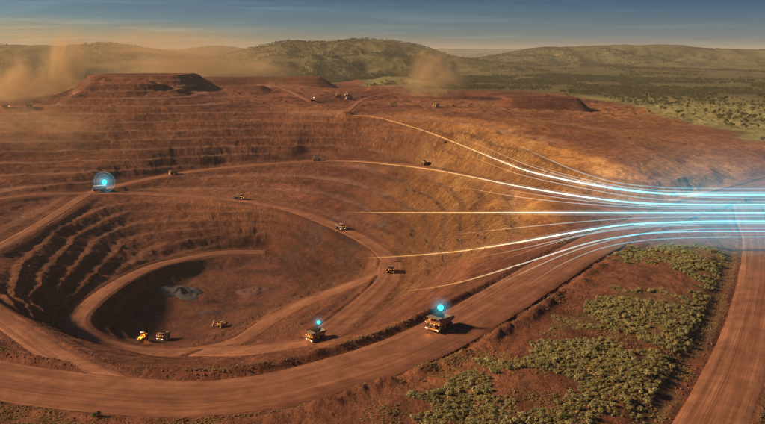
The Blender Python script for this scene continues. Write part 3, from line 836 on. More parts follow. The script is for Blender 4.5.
def tree_mesh(name, rnd, nl=90):
    """unit-height savanna tree: tapered trunk, limbs, open crown of leaf clumps"""
    mb = MB(); mb.cur = 1
    mb.tube([(0, 0, -0.05), (0.02, 0.01, 0.2), (0.0, 0.03, 0.45)], [0.035, 0.026, 0.016], 5, False)
    cs = []
    for i in range(7):
        a = i * 0.9 + rnd.uniform(0, .6); r = rnd.uniform(0.1, 0.32)
        c = Vector((r * math.cos(a), r * math.sin(a), rnd.uniform(0.5, 0.86))); cs.append((c, rnd.uniform(0.13, 0.22)))
        if i < 4: mb.tube([(0.0, 0.02, 0.3), tuple(c)], [0.016, 0.006], 3, False)
    mb.cur = 0
    for k in range(nl):
        c, r = rnd.choice(cs)
        d = Vector((rnd.gauss(0, 1), rnd.gauss(0, 1), rnd.gauss(0.15, 0.8))).normalized()
        p = c + d * r * rnd.uniform(0.4, 1.05)
        n = (d + Vector((rnd.gauss(0, .5), rnd.gauss(0, .5), rnd.gauss(0.2, .5)))).normalized()
        a = n.cross(Vector((0, 0, 1)) if abs(n.z) < 0.9 else Vector((1, 0, 0))).normalized(); b = n.cross(a)
        s = 0.085 * rnd.uniform(0.7, 1.3)
        mb.add([p - a * s, p - b * s * .7, p + a * s, p + b * s * .7], [(0, 1, 2, 3)])
    me = bpy.data.meshes.new(name); me.from_pydata(mb.v, [], mb.f)
    me.materials.append(M_TREE); me.materials.append(M_BARK); me.polygons.foreach_set('material_index', mb.mi)
    return me
def rock_mesh(name, rnd):
    bm = bmesh.new(); bmesh.ops.create_icosphere(bm, subdivisions=1, radius=1.0)
    sx, sy, sz = rnd.uniform(.8, 1.2), rnd.uniform(.6, 1.0), rnd.uniform(.5, .8)
    for v in bm.verts:
        k = rnd.uniform(0.72, 1.15); v.co = Vector((v.co.x * sx * k, v.co.y * sy * k, v.co.z * sz * k + 0.25))
    me = bpy.data.meshes.new(name); bm.to_mesh(me); bm.free(); me.materials.append(M_ROCK)
    return me

def scatter(name, protos, pts, scl, rot, label, cat, mats):
    """one stuff object: its mesh holds the points and the plant shapes, nodes put one shape on each point"""
    V = []; F = []; MI = []; pid = []
    for k, me in enumerate(protos):
        o = len(V); V += [v.co[:] for v in me.vertices]; pid += [k] * len(me.vertices)
        for p in me.polygons: F.append(tuple(i + o for i in p.vertices)); MI.append(p.material_index)
    nP = len(V)
    allv = np.concatenate([np.array(V), pts]); n = len(pts)
    me = bpy.data.meshes.new(name); me.from_pydata(allv.tolist(), [], F)
    for m in mats: me.materials.append(m)
    me.polygons.foreach_set('material_index', MI)
    def at(nm, typ, arr): me.attributes.new(nm, typ, 'POINT').data.foreach_set('value', arr)
    at('pid', 'INT', np.concatenate([np.array(pid), np.full(n, -1)]).astype(np.int32))
    at('vid', 'INT', np.concatenate([np.full(nP, -1), rng.integers(0, len(protos), n)]).astype(np.int32))
    at('scl', 'FLOAT', np.concatenate([np.zeros(nP), scl]).astype(np.float32))
    at('rot', 'FLOAT', np.concatenate([np.zeros(nP), rot]).astype(np.float32))
    ob = link(bpy.data.objects.new(name, me)); tag(ob, label, cat, kind='stuff')
    ng = bpy.data.node_groups.new(name + '_nodes', 'GeometryNodeTree')
    ng.interface.new_socket('Geometry', in_out='INPUT', socket_type='NodeSocketGeometry')
    ng.interface.new_socket('Geometry', in_out='OUTPUT', socket_type='NodeSocketGeometry')
    N = ng.nodes; L = ng.links
    gi = N.new('NodeGroupInput'); go = N.new('NodeGroupOutput'); jn = N.new('GeometryNodeJoinGeometry')
    def named(nm, typ):
        a = N.new('GeometryNodeInputNamedAttribute'); a.data_type = typ; a.inputs['Name'].default_value = nm
        return a.outputs['Attribute']
    def eq(sock, val):
        c = N.new('FunctionNodeCompare'); c.data_type = 'INT'; c.operation = 'EQUAL'
        L.new(sock, c.inputs[2]); c.inputs[3].default_value = val
        return c.outputs[0]
    A_pid, A_vid, A_s, A_r = named('pid', 'INT'), named('vid', 'INT'), named('scl', 'FLOAT'), named('rot', 'FLOAT')
    sp = N.new('GeometryNodeSeparateGeometry'); L.new(gi.outputs[0], sp.inputs[0]); L.new(eq(A_pid, -1), sp.inputs[1])
    cb = N.new('ShaderNodeCombineXYZ'); L.new(A_r, cb.inputs[2])
    for k in range(len(protos)):
        sk = N.new('GeometryNodeSeparateGeometry'); L.new(gi.outputs[0], sk.inputs[0]); L.new(eq(A_pid, k), sk.inputs[1])
        ip = N.new('GeometryNodeInstanceOnPoints')
        L.new(sp.outputs[0], ip.inputs['Points']); L.new(sk.outputs[0], ip.inputs['Instance'])
        L.new(eq(A_vid, k), ip.inputs['Selection']); L.new(A_s, ip.inputs['Scale']); L.new(cb.outputs[0], ip.inputs['Rotation'])
        L.new(ip.outputs[0], jn.inputs[0])
    L.new(jn.outputs[0], go.inputs[0])
    md = ob.modifiers.new('scatter', 'NODES'); md.node_group = ng
    return ob

rnd = random.Random(5)
BUSH = [bush_mesh('scrub_bush', rnd, M_SCRUB, 170 + 20 * k_, 4 + k_, 0.8 + 0.07 * k_, 0.6 + 0.07 * k_, 0.15) for k_ in range(6)]
TREES = [tree_mesh('tree', rnd) for _ in range(5)]
ROCKS = [rock_mesh('rock', rnd) for _ in range(6)]
GRASSM = [bush_mesh('grass_tuft', rnd, M_GRASS, 40, 3, 0.8, 0.5, 0.2) for _ in range(3)]

def field(az0, az1, r0, r1, n):
    a = rng.uniform(R(az0), R(az1), n); r = np.sqrt(rng.uniform(r0 * r0, r1 * r1, n))
    return r * np.sin(a), r * np.cos(a)
def grid_at(arr, x, y):
    r = np.hypot(x, y); a = np.arctan2(x, y)
    i = np.clip(np.searchsorted(RAD, r), 0, NR - 1); j = np.clip(((a - az_f[0]) / _da).round().astype(int), 0, len(az_f) - 1)
    return arr[i, j]
# scrub on the mound
bx, by = field(-2, 33, 195, 480, 110000)
m = (scrub_density(bx, by) > 0.5) & (grid_at(np.where(rest, Dm, 99), bx, by) > np.where(grid_at(Id, bx, by) == 1, 9, 7))
gap = fbm(bx / 14, by / 14, 3, 205)
m &= (gap > np.where(by < 268, -0.6, -0.2))
bx, by = bx[m], by[m]
order = rng.permutation(len(bx)); cell = {}; sel = []; bs = []
for i in order:                                   # keep bushes from standing inside each other
    s = 0.6 + 1.5 * rng.random() ** 2.2
    kx, ky = int(bx[i] // 3), int(by[i] // 3); ok = True
    for ax in (-1, 0, 1):
        for ay in (-1, 0, 1):
            for j, sj in cell.get((kx + ax, ky + ay), ()):
                if (bx[i] - bx[j]) ** 2 + (by[i] - by[j]) ** 2 < (0.52 * (s + sj)) ** 2: ok = False
    if ok:
        cell.setdefault((kx, ky), []).append((i, s)); sel.append(i); bs.append(s)
    if len(sel) >= 15000: break
sel = np.array(sel); bs = np.array(bs); bx, by = bx[sel], by[sel]
bz = Hv(bx, by)
# individuals: the 300 that show largest inside the frame
dcam = np.sqrt(bx ** 2 + by ** 2 + (CAM_H - bz) ** 2)
vy = by * math.cos(PITCH) + (CAM_H - bz) * math.sin(PITCH)
uu = 382.5 + FPX * bx / vy
vv = 212 - FPX * ((bz - CAM_H) * math.cos(PITCH) + by * math.sin(PITCH)) / vy
inview = (uu > 0) & (uu < 765) & (vv < 424)
score = np.where(inview, bs / dcam, 0)
top = set(np.argsort(-score)[:300].tolist())
bl_ = 'olive dry scrub bush in the near thicket beside the haul road'
for i in sorted(top):
    o = link(bpy.data.objects.new('scrub_bush', BUSH[i % 6]))
    o.location = (bx[i], by[i], bz[i] - 0.1); o.rotation_euler = (0, 0, rng.uniform(0, 6.28)); o.scale = (bs[i], bs[i], bs[i] * rng.uniform(0.85, 1.15))
    tag(o, bl_, 'bush', 'scrub bushes on the mound by the road')
oth = np.array([i for i in range(len(bx)) if i not in top])
scatter('scrub_thicket', BUSH, np.stack([bx[oth], by[oth], bz[oth] - 0.1], 1), bs[oth], rng.uniform(0, 6.28, len(oth)),
        'olive dry scrub thicket covering the mound between the two roads', 'scrub', [M_SCRUB, M_BARK])
# a dark round bush and two green ones that stand out
for (u, v, s, mt, lab) in [(597, 352, 2.6, M_TREE, 'dark green round bush standing above the pale scrub thicket'),
                           (97, 418, 1.9, M_GREEN, 'bright green bush on the dry verge of the haul road'),
                           (566, 418, 1.7, M_GREEN, 'small fresh green shrub among the dry scrub')]:
    p, _t = hit(u, v)
    o = link(bpy.data.objects.new('bush', bush_mesh('bush', rnd, mt, 260, 9, 1.0, 0.85, 0.14))); o.location = p; o.scale = (s, s, s)
    tag(o, lab, 'bush')
# dry grass on the verges
gx_, gy_ = field(-34, 34, 190, 330, 60000)
gd = grid_at(np.where(rest, Dm, 99), gx_, gy_); gi_ = grid_at(Id, gx_, gy_)
m = (gd > 2.5) & (gd < 60) & (fbm(gx_ / 11, gy_ / 11, 3, 210) > 0.05) & (grid_at(Z3, gx_, gy_) > -2)
gx_, gy_ = gx_[m], gy_[m]
scatter('dry_grass', GRASSM, np.stack([gx_, gy_, Hv(gx_, gy_) - 0.05], 1), rng.uniform(0.3, 0.85, len(gx_)), rng.uniform(0, 6.28, len(gx_)),
        'straw coloured dry grass tufts on the road verges', 'grass', [M_GRASS, M_BARK])
# woodland on the plain and hills
def woods(name, r0, r1, n, smin, smax, label, dens_scale, az=(-31, 31), thr=-0.15):
    x, y = field(az[0], az[1], r0, r1, n)
    veg = grid_at(VEG, x, y); pal_ = grid_at(PALE, x, y)
    dn = fbm(x / dens_scale, y / dens_scale, 4, 220)
    m = (veg > 0.6) & (dn > thr) & (rng.random(n) > pal_ * 0.93)
    x, y = x[m], y[m]
    scatter(name, TREES, np.stack([x, y, Hv(x, y) - 0.2], 1), rng.uniform(smin, smax, len(x)), rng.uniform(0, 6.28, len(x)), label, 'woodland', [M_TREE, M_BARK])
woods('savanna_woodland', 900, 2800, 42000, 5, 9.5, 'open savanna woodland on the plain beyond the mine', 160)
woods('hill_woodland', 2800, 6500, 80000, 5, 9.5, 'dry woodland covering the plain and hills far away', 300, thr=0.02)
woods('plain_shrubs', 760, 1500, 9000, 1.6, 4, 'low shrubs dotted over the pale grass plain', 60, az=(8, 34), thr=0.05)
# rocks along berms and at the foot of the benches
rx, ry = field(-33, 33, 215, 460, 60000)
rdm = grid_at(np.where(rest, Dm, 99), rx, ry)
m = ((rdm > 0.8) & (rdm < 7) & (rng.random(len(rx)) > 0.35)) | ((rdm > 7) & (fbm(rx / 18, ry / 18, 3, 230) > 0.3) & (rng.random(len(rx)) > 0.55))
rx, ry = rx[m], ry[m]
scatter('loose_rocks', ROCKS, np.stack([rx, ry, Hv(rx, ry)], 1), 0.12 + 0.5 * rng.random(len(rx)) ** 4, rng.uniform(0, 6.28, len(rx)),
        'loose red rocks strewn along the road berms', 'rocks', [M_ROCK])
rx, ry = field(-33, 33, 480, 1250, 22000)
m = (grid_at(slm, rx, ry) > 0.4) & (grid_at(np.where(rest, Dm, 99), rx, ry) > 3) & (fbm(rx / 30, ry / 30, 3, 231) > 0.0)
rx, ry = rx[m], ry[m]
scatter('bench_rubble', ROCKS, np.stack([rx, ry, Hv(rx, ry) - 0.1], 1), 0.25 + 0.8 * rng.random(len(rx)) ** 4, rng.uniform(0, 6.28, len(rx)),
        'broken red rubble lying on the pit benches', 'rubble', [M_ROCK])

# ------------------------------------------------------------------ machines
M_ORANGE = plain('machine_orange', (0.62, 0.27, 0.045), 0.5, var=0.12)
M_STEEL = plain('tray_steel', (0.34, 0.235, 0.15), 0.55, 0.2, var=0.14)
M_DARK = plain('dark_steel', (0.06, 0.055, 0.05), 0.6, 0.3, var=0.08)
M_TYRE = plain('tyre_rubber', (0.028, 0.026, 0.025), 0.85, var=0.14)
M_RIM = plain('wheel_rim', (0.5, 0.24, 0.06), 0.5, 0.2, var=0.1)
M_GLASS = plain('cab_glass', (0.03, 0.04, 0.05), 0.08, var=0.02, spec=0.8)
M_WHITE = plain('white_paint', (0.78, 0.76, 0.72), 0.45, var=0.06)
M_LAMP = glow('headlamp', (1.0, 0.70, 0.36), 5.0)
M_AMBER = glow('amber_lamp', (1.0, 0.45, 0.1), 5.0)

def wheel(parent, x, y, r, w, out):
    t = MB().lathe_y([(r * 0.5, -w / 2), (r * 0.9, -w / 2), (r, -w * 0.36), (r, -w * 0.12), (r * 0.985, -w * 0.1), (r * 0.985, w * 0.1), (r, w * 0.12), (r, w * 0.36), (r * 0.9, w / 2), (r * 0.5, w / 2)], 22)
    for k in range(22):     # tread lugs
        a = 2 * math.pi * k / 22; c, s = math.cos(a), math.sin(a)
        for y0, y1 in ((-w * 0.46, -w * 0.06), (w * 0.06, w * 0.46)):
            q = []
            for dr in (-0.02, 0.05):
                for (da, yy) in ((-0.05, y0), (0.05, y0), (0.05, y1), (-0.05, y1)):
                    q.append(((r + dr * r) * math.cos(a + da), yy, (r + dr * r) * math.sin(a + da)))
            t.hull8(q)
    o = t.build('wheel', M_TYRE, parent, loc=(x, y, r))
    MB().lathe_y([(r * 0.5, -w * 0.3), (r * 0.5, out * w * 0.46), (r * 0.4, out * w * 0.5), (r * 0.36, out * w * 0.36), (r * 0.14, out * w * 0.36), (r * 0.12, out * w * 0.55)] if out > 0 else
                 [(r * 0.12, -w * 0.55), (r * 0.14, -w * 0.36), (r * 0.36, -w * 0.36), (r * 0.4, -w * 0.5), (r * 0.5, -w * 0.46), (r * 0.5, w * 0.3)], 14).build('rim', M_RIM, o)
    return o

def make_haul_truck():
    t = empty('haul_truck')
    f = MB()
    for s in (-1, 1): f.box(-6.0, 6.2, s * 1.15 - 0.25, s * 1.15 + 0.25, 1.9, 2.9, 0.06)
    f.box(-3.3, -2.7, -3.0, 3.0, 1.4, 2.2, 0.1); f.box(3.6, 4.2, -3.0, 3.0, 1.4, 2.0, 0.1)
    f.box(-6.0, -5.6, -1.4, 1.4, 1.9, 2.9); f.box(0.2, 0.8, -1.4, 1.4, 1.9, 2.9)
    f.build('frame', M_DARK, t)
    for y, o in ((3.35, 1), (-3.35, -1)): wheel(t, 3.9, y, 1.75, 1.25, o)
    for y, o in ((3.45, 1), (2.15, 1), (-2.15, -1), (-3.45, -1)): wheel(t, -3.0, y, 1.75, 1.15, o)
    h = MB().box(3.6, 6.5, -1.5, 1.5, 2.3, 4.35, 0.12).build('hood', M_ORANGE, t)
    g = MB()
    for k in range(7): g.box(6.5, 6.58, -1.3, 1.3, 2.5 + k * 0.24, 2.62 + k * 0.24)
    g.build('grille', M_DARK, h)
    MB().box(6.1, 6.95, -3.9, 3.9, 1.35, 2.15, 0.1).build('bumper', M_ORANGE, t)
    MB().box(3.0, 6.6, -4.2, 4.2, 4.38, 4.6, 0.04).build('deck', M_ORANGE, t)
    for s in (-1, 1):
        MB().hull8([(2.9, s * 2.7, 3.7), (5.6, s * 2.7, 3.7), (5.6, s * 4.1, 3.7), (2.9, s * 4.1, 3.7), (3.1, s * 2.7, 3.95), (5.4, s * 2.7, 3.95), (5.4, s * 4.1, 3.95), (3.1, s * 4.1, 3.95)]).build('fender', M_ORANGE, t)
    c = MB().hull8([(3.5, 1.5, 4.6), (5.9, 1.5, 4.6), (5.9, 3.7, 4.6), (3.5, 3.7, 4.6), (3.5, 1.5, 6.5), (5.5, 1.5, 6.5), (5.5, 3.7, 6.5), (3.5, 3.7, 6.5)]).box(3.4, 5.7, 1.4, 3.8, 6.5, 6.62, 0.04).build('cab', M_ORANGE, t)
    MB().hull8([(5.83, 1.7, 5.1), (5.86, 1.7, 5.1), (5.86, 3.5, 5.1), (5.83, 3.5, 5.1), (5.56, 1.7, 6.35), (5.59, 1.7, 6.35), (5.59, 3.5, 6.35), (5.56, 3.5, 6.35)]).build('windscreen', M_GLASS, c)
    MB().box(3.8, 5.3, 3.7, 3.73, 5.2, 6.3).build('side_window', M_GLASS, c)
    MB().box(3.6, 5.2, -3.4, -1.7, 4.6, 5.7, 0.08).build('control_cabinet', M_ORANGE, t)
    r = MB()
    for z in (5.15, 5.65):
        r.tube([(3.1, -4.1, z), (6.5, -4.1, z), (6.5, 4.1, z), (3.1, 4.1, z)], 0.05, 5)
    for (x, y) in [(3.1, -4.1), (4.8, -4.1), (6.5, -4.1), (6.5, -2), (6.5, 0), (6.5, 2), (6.5, 4.1), (4.8, 4.1), (3.1, 4.1)]: r.tube([(x, y, 4.6), (x, y, 5.65)], 0.05, 5)
    r.build('handrail', M_STEEL, t)
    l = MB()
    for s in (-0.35, 0.35): l.tube([(7.0, -2.6 + s, 1.5), (6.65, 0.2 + s, 4.5)], 0.06, 5)
    for k in range(9):
        a = k / 8; l.box(6.6 + 0.35 * (1 - a), 6.95 + 0.1 * (1 - a), -2.6 + 2.8 * a - 0.3, -2.6 + 2.8 * a + 0.3, 1.55 + 2.9 * a, 1.62 + 2.9 * a)
    l.build('stair', M_STEEL, t)
    MB().lathe_y([(0.2, -1.1), (0.72, -1.0), (0.72, 1.0), (0.2, 1.1)], 14, 0.6, 2.4, 2.2).build('fuel_tank', M_ORANGE, t)
    # dump body: floor, sides with ribs, front wall and canopy
    b = MB()
    b.prism([(-7.0, 4.7), (-3.2, 3.3), (2.4, 3.5), (2.4, 3.8), (-3.2, 3.62), (-6.9, 5.0)], -3.6, 3.6)
    for s in (-1, 1):
        y0, y1 = (3.6, 3.85) if s > 0 else (-3.85, -3.6)
        b.prism([(-7.0, 4.7), (-3.2, 3.3), (2.4, 3.5), (2.9, 6.7), (-5.9, 5.9)], y0, y1)
    b.prism([(2.4, 3.5), (2.7, 3.5), (3.2, 6.75), (2.9, 6.75)], -3.85, 3.85)
    body = b.build('dump_body', M_STEEL, t)
    MB().hull8([(2.9, -3.95, 6.75), (6.6, -3.6, 7.0), (6.6, 3.6, 7.0), (2.9, 3.95, 6.75), (2.9, -3.95, 6.95), (6.6, -3.6, 7.18), (6.6, 3.6, 7.18), (2.9, 3.95, 6.95)]).build('canopy', M_STEEL, body)
    for s in (-1, 1):
        for x in (-4.6, -2.9, -1.2, 0.5, 2.0):
            y0, y1 = (3.85, 4.05) if s > 0 else (-4.05, -3.85)
            MB().box(x - 0.13, x + 0.13, y0, y1, 3.75 + abs(min(0, x + 3)) * 0.3, 6.3 + (x - 2) * 0.09).build('rib', M_STEEL, body)
    for (x, y, z, rr) in [(6.97, -3.3, 1.8, .33), (6.97, -2.5, 1.8, .26), (6.97, 2.5, 1.8, .26), (6.97, 3.3, 1.8, .33), (6.6, -1.15, 4.15, .22), (6.6, 1.15, 4.15, .22), (6.62, -3.7, 4.5, .2), (6.62, 3.7, 4.5, .2)]:
        d = MB(); n = 10
        for xx, r2 in ((0, rr), (0.08, rr)): d.v += [(xx, r2 * math.cos(2 * math.pi * k / n), r2 * math.sin(2 * math.pi * k / n)) for k in range(n)]
        d.f += [tuple(range(n, 2 * n))] + [(k, (k + 1) % n, (k + 1) % n + n, k + n) for k in range(n)]; d.mi += [0] * len(d.f)
        d.build('headlight', M_LAMP if z < 4 else M_AMBER, t, loc=(x, y, z))
    for s in (-1, 1):
        m_ = MB().tube([(5.9, s * 4.2, 5.4), (6.2, s * 4.7, 5.6)], 0.04, 4).box(6.15, 6.22, s * 4.85 - 0.25, s * 4.85 + 0.25, 5.3, 6.0); m_.build('mirror', M_DARK, t)
    return t

def make_excavator():
    t = empty('excavator')
    for s in (-1, 1):
        tr = MB(); y0, y1 = (1.6, 2.7) if s > 0 else (-2.7, -1.6)
        tr.prism([(-3.4, 0.7), (-2.9, 0.1), (2.9, 0.1), (3.4, 0.7), (2.9, 1.4), (-2.9, 1.4)], y0, y1)
        o = tr.build('track', M_DARK, t)
        sh = MB()
        for k in range(14): sh.box(-2.9 + k * 0.43, -2.62 + k * 0.43, y0 - 0.08, y1 + 0.08, 1.4, 1.5); sh.box(-2.9 + k * 0.43, -2.62 + k * 0.43, y0 - 0.08, y1 + 0.08, 0.0, 0.1)
        sh.build('track_shoes', M_DARK, o)
    MB().box(-1.6, 1.6, -1.6, 1.6, 0.7, 1.6, 0.1).lathe_y([(0.1, 0), (0.1, 0.01)], 4).build('undercarriage', M_DARK, t)
    MB().box(-3.2, 2.4, -2.2, 2.2, 1.75, 3.6, 0.15).build('house', M_ORANGE, t)
    MB().prism([(-4.4, 2.2), (-3.2, 1.8), (-3.2, 3.8), (-4.2, 3.7)], -2.2, 2.2).build('counterweight', M_DARK, t)
    MB().box(-2.6, -0.2, -1.8, 0.2, 3.6, 4.3, 0.1).build('engine_cover', M_ORANGE, t)
    c = MB().hull8([(0.4, 0.9, 3.6), (2.6, 0.9, 3.6), (2.6, 2.2, 3.6), (0.4, 2.2, 3.6), (0.4, 0.9, 5.3), (2.3, 0.9, 5.3), (2.3, 2.2, 5.3), (0.4, 2.2, 5.3)]).build('cab', M_WHITE, t)
    MB().hull8([(2.56, 1.05, 4.0), (2.58, 1.05, 4.0), (2.58, 2.05, 4.0), (2.56, 2.05, 4.0), (2.35, 1.05, 5.15), (2.37, 1.05, 5.15), (2.37, 2.05, 5.15), (2.35, 2.05, 5.15)]).build('windscreen', M_GLASS, c)
    MB().prism([(1.6, 2.6), (2.5, 2.6), (4.2, 5.8), (7.2, 7.2), (7.0, 7.8), (3.7, 6.9)], -0.6, 0.25).build('boom', M_ORANGE, t)
    MB().prism([(6.4, 7.9), (7.0, 7.1), (9.3, 3.2), (9.8, 3.4), (7.7, 7.9)], -0.5, 0.15).build('stick', M_ORANGE, t)
    MB().prism([(9.2, 3.5), (9.0, 1.9), (8.0, 1.1), (7.4, 2.0), (8.6, 3.0)], -1.1, 0.75).build('bucket', M_DARK, t)
    MB().tube([(2.6, -0.17, 3.0), (5.2, -0.17, 5.9)], 0.16, 6).tube([(4.6, -0.17, 7.5), (6.6, -0.17, 8.0)], 0.14, 6).build('hydraulic_ram', M_STEEL, t)
    for (x, y, z) in [(2.62, 1.1, 3.7), (2.62, -1.8, 3.4), (2.35, 1.4, 5.4), (2.35, 2.0, 5.4)]:
        MB().box(0, 0.1, -0.24, 0.24, -0.18, 0.18, 0.03).build('work_light', M_LAMP, t, loc=(x, y, z))
    return t

def make_loader():
    t = empty('wheel_loader')
    for x in (-2.3, 2.3):
        for y, o in ((1.7, 1), (-1.7, -1)): wheel(t, x, y, 1.25, 0.95, o)
    MB().prism([(-4.4, 1.5), (0.2, 1.3), (0.2, 3.2), (-3.9, 3.0), (-4.4, 2.4)], -1.25, 1.25).build('engine_body', M_ORANGE, t)
    MB().box(0.2, 3.2, -1.1, 1.1, 1.1, 2.2, 0.1).build('front_frame', M_ORANGE, t)
    c = MB().hull8([(-1.4, -0.9, 3.15), (0.5, -0.9, 3.15), (0.5, 0.9, 3.15), (-1.4, 0.9, 3.15), (-1.3, -0.85, 4.9), (0.3, -0.85, 4.9), (0.3, 0.85, 4.9), (-1.3, 0.85, 4.9)]).build('cab', M_ORANGE, t)
    MB().hull8([(0.47, -0.75, 3.5), (0.5, -0.75, 3.5), (0.5, 0.75, 3.5), (0.47, 0.75, 3.5), (0.33, -0.72, 4.75), (0.36, -0.72, 4.75), (0.36, 0.72, 4.75), (0.33, 0.72, 4.75)]).build('windscreen', M_GLASS, c)
    for s in (-1, 1): MB().prism([(0.8, 2.6), (1.2, 2.1), (5.0, 0.7), (5.2, 1.1), (1.6, 2.9)], s * 0.9 - 0.15, s * 0.9 + 0.15).build('lift_arm', M_ORANGE, t)
    MB().prism([(4.9, 0.2), (7.0, 0.12), (7.0, 0.25), (5.3, 0.5), (5.2, 1.7), (5.9, 2.1), (5.8, 2.25), (4.9, 1.9)], -2.0, 2.0).build('bucket', M_DARK, t)
    for (x, y, z) in [(0.5, -0.75, 5.05), (0.5, 0.75, 5.05)]: MB().box(-0.15, 0.1, -0.28, 0.28, -0.2, 0.2, 0.03).build('work_light', M_LAMP, t, loc=(x, y, z))
    return t

def make_tanker():
    t = empty('water_truck')
    MB().box(-5.0, 5.4, -0.9, 0.9, 1.1, 1.7, 0.05).build('frame', M_DARK, t)
    for x in (4.0, -2.4, -4.0):
        for y, o in ((1.6, 1), (-1.6, -1)): wheel(t, x, y, 0.95, 0.7, o)
    pts = []
    tk = MB()
    for x in (-5.2, -5.0, 1.9, 2.1):
        s = 0.86 if x in (-5.2, 2.1) else 1.0
        pts.append([(x, 1.9 * s * math.copysign(abs(math.cos(a)) ** 0.6, math.cos(a)), 3.2 + 1.45 * s * math.copysign(abs(math.sin(a)) ** 0.6, math.sin(a))) for a in [2 * math.pi * k / 18 for k in range(18)]])
    tk.add([v for q in pts for v in q], [(i * 18 + k, i * 18 + (k + 1) % 18, (i + 1) * 18 + (k + 1) % 18, (i + 1) * 18 + k) for i in range(3) for k in range(18)] + [tuple(range(17, -1, -1)), tuple(range(54, 72))])
    tk.build('tank', M_WHITE, t)
    c = MB().hull8([(2.6, -1.6, 1.5), (5.7, -1.6, 1.5), (5.7, 1.6, 1.5), (2.6, 1.6, 1.5), (2.7, -1.5, 4.3), (5.1, -1.5, 4.3), (5.1, 1.5, 4.3), (2.7, 1.5, 4.3)]).build('cab', M_WHITE, t)
    MB().hull8([(5.52, -1.4, 2.9), (5.56, -1.4, 2.9), (5.56, 1.4, 2.9), (5.52, 1.4, 2.9), (5.2, -1.35, 4.1), (5.24, -1.35, 4.1), (5.24, 1.35, 4.1), (5.2, 1.35, 4.1)]).build('windscreen', M_GLASS, c)
    MB().box(5.4, 6.0, -1.7, 1.7, 1.0, 1.6, 0.08).build('bumper', M_DARK, t)
    for s in (-1, 1): MB().box(0, 0.08, -0.25, 0.25, -0.16, 0.16, 0.03).build('headlight', M_LAMP, t, loc=(6.0, s * 1.3, 1.35))
    return t

first = {}
MAKE = dict(haul_truck=make_haul_truck, excavator=make_excavator, wheel_loader=make_loader, water_truck=make_tanker)
def place(kind, u, v, label, cat, group=None, heading=None, along=0, size=1.0, on_road=False, lamp=None):
    p, _t = hit(u, v)
    if on_road:
        best = None
        for rd_ in ROADS:
            Q = rd_['P']; q2 = Q[:, 1] * math.cos(PITCH) + (CAM_H - Q[:, 2]) * math.sin(PITCH)
            e2 = (382.5 + FPX * Q[:, 0] / q2 - u) ** 2 + 4 * (212 - FPX * ((Q[:, 2] - CAM_H) * math.cos(PITCH) + Q[:, 1] * math.sin(PITCH)) / q2 - v) ** 2
            k_ = int(e2.argmin())
            if best is None or e2[k_] < best[0]: best = (e2[k_], rd_, k_)
        rd, i = best[1], best[2]; p = px(u, v, rd['P'][i][2])
        T = rd['P'][min(i + 2, len(rd['P']) - 1)] - rd['P'][max(i - 2, 0)]
        T = T * (1 if along >= 0 else -1)
        yaw = math.atan2(T[1], T[0]); z = rd['P'][i][2] + 0.1
        pitch = math.atan2(T[2], math.hypot(T[0], T[1]))
    else:
        yaw = R(heading); z = max(H(p[0] + a, p[1] + b) for a in (-3, 0, 3) for b in (-3, 0, 3)) - 0.15; pitch = 0
    if kind in first: o = copy_tree(first[kind])
    else: o = first[kind] = MAKE[kind]()
    o.location = (p[0], p[1], z); o.rotation_euler = Euler((0, -pitch, yaw), 'XYZ'); o.scale = (size,) * 3
    for k_ in ('label', 'category', 'group'):
        if k_ in o: del o[k_]
    tag(o, label, cat, group)
    if lamp:          # the machine's own work lights falling on the ground in front
        for (lx, ly, lz, e, col) in lamp:
            ld = bpy.data.lights.new('work_lamp', 'SPOT'); ld.energy = e; ld.color = col; ld.spot_size = R(110); ld.spot_blend = 0.8; ld.shadow_soft_size = 0.3
            lo = bpy.data.objects.new('work_lamp', ld); scene.collection.objects.link(lo)
            M_ = Matrix.Translation(o.location) @ o.rotation_euler.to_matrix().to_4x4()
            lo.location = M_ @ Vector((lx, ly, lz)); tgt = M_ @ Vector((lx + 6, ly, 0))
            lo.rotation_euler = (lo.location - tgt).to_track_quat('Z', 'Y').to_euler()
    return o
WARM = (1.0, 0.55, 0.18)
HG = 'haul trucks working in the pit'
t1 = place('haul_truck', 440, 329, 'large orange haul truck with lit headlights descending the wide haul road', 'truck', HG, on_road=True, along=-1, size=0.9, lamp=[(7.2, 0, 2.2, 600, WARM)])
t2 = place('haul_truck', 317, 339, 'haul truck with lit headlights and cyan beacon on the lower pit road', 'truck', HG, on_road=True, along=1, size=0.9, lamp=[(7.2, 0, 2.2, 600, WARM)])
place('haul_truck', 390, 272, 'haul truck on the sharp bend where the pit roads meet', 'truck', HG, on_road=True, along=1, size=0.85)
place('haul_truck', 340, 229, 'haul truck nearing the bend along the middle pit road', 'truck', HG, on_road=True, along=1, size=0.85)
place('haul_truck', 238, 199, 'haul truck midway along the middle pit road below the bench wall', 'truck', HG, on_road=True, along=1, size=0.9)
place('haul_truck', 317, 161, 'haul truck midway along the upper pit road under the rim', 'truck', HG, on_road=True, along=-1, size=0.9)
place('haul_truck', 174, 174.5, 'haul truck on the upper pit road close to the junction', 'truck', HG, on_road=True, along=-1, size=0.85)
place('haul_truck', 425, 165, 'haul truck on the upper pit road at the foot of the ochre wall', 'truck', HG, on_road=True, along=-1, size=0.8)
place('haul_truck', 29, 107, 'haul truck raising dust on the level road below the dump ramp', 'truck', HG, on_road=True, along=1, size=0.8)
place('haul_truck', 5.5, 107.5, 'haul truck following another along the dusty road by the waste dump', 'truck', HG, on_road=True, along=1, size=0.8)
place('haul_truck', 349, 99.5, 'haul truck waiting beside the excavators on the rim plateau', 'truck', HG, heading=200, size=0.9)
place('haul_truck', 436, 107.5, 'haul truck with bright lights alone on the plateau under a dust cloud', 'truck', HG, heading=235, size=0.8)
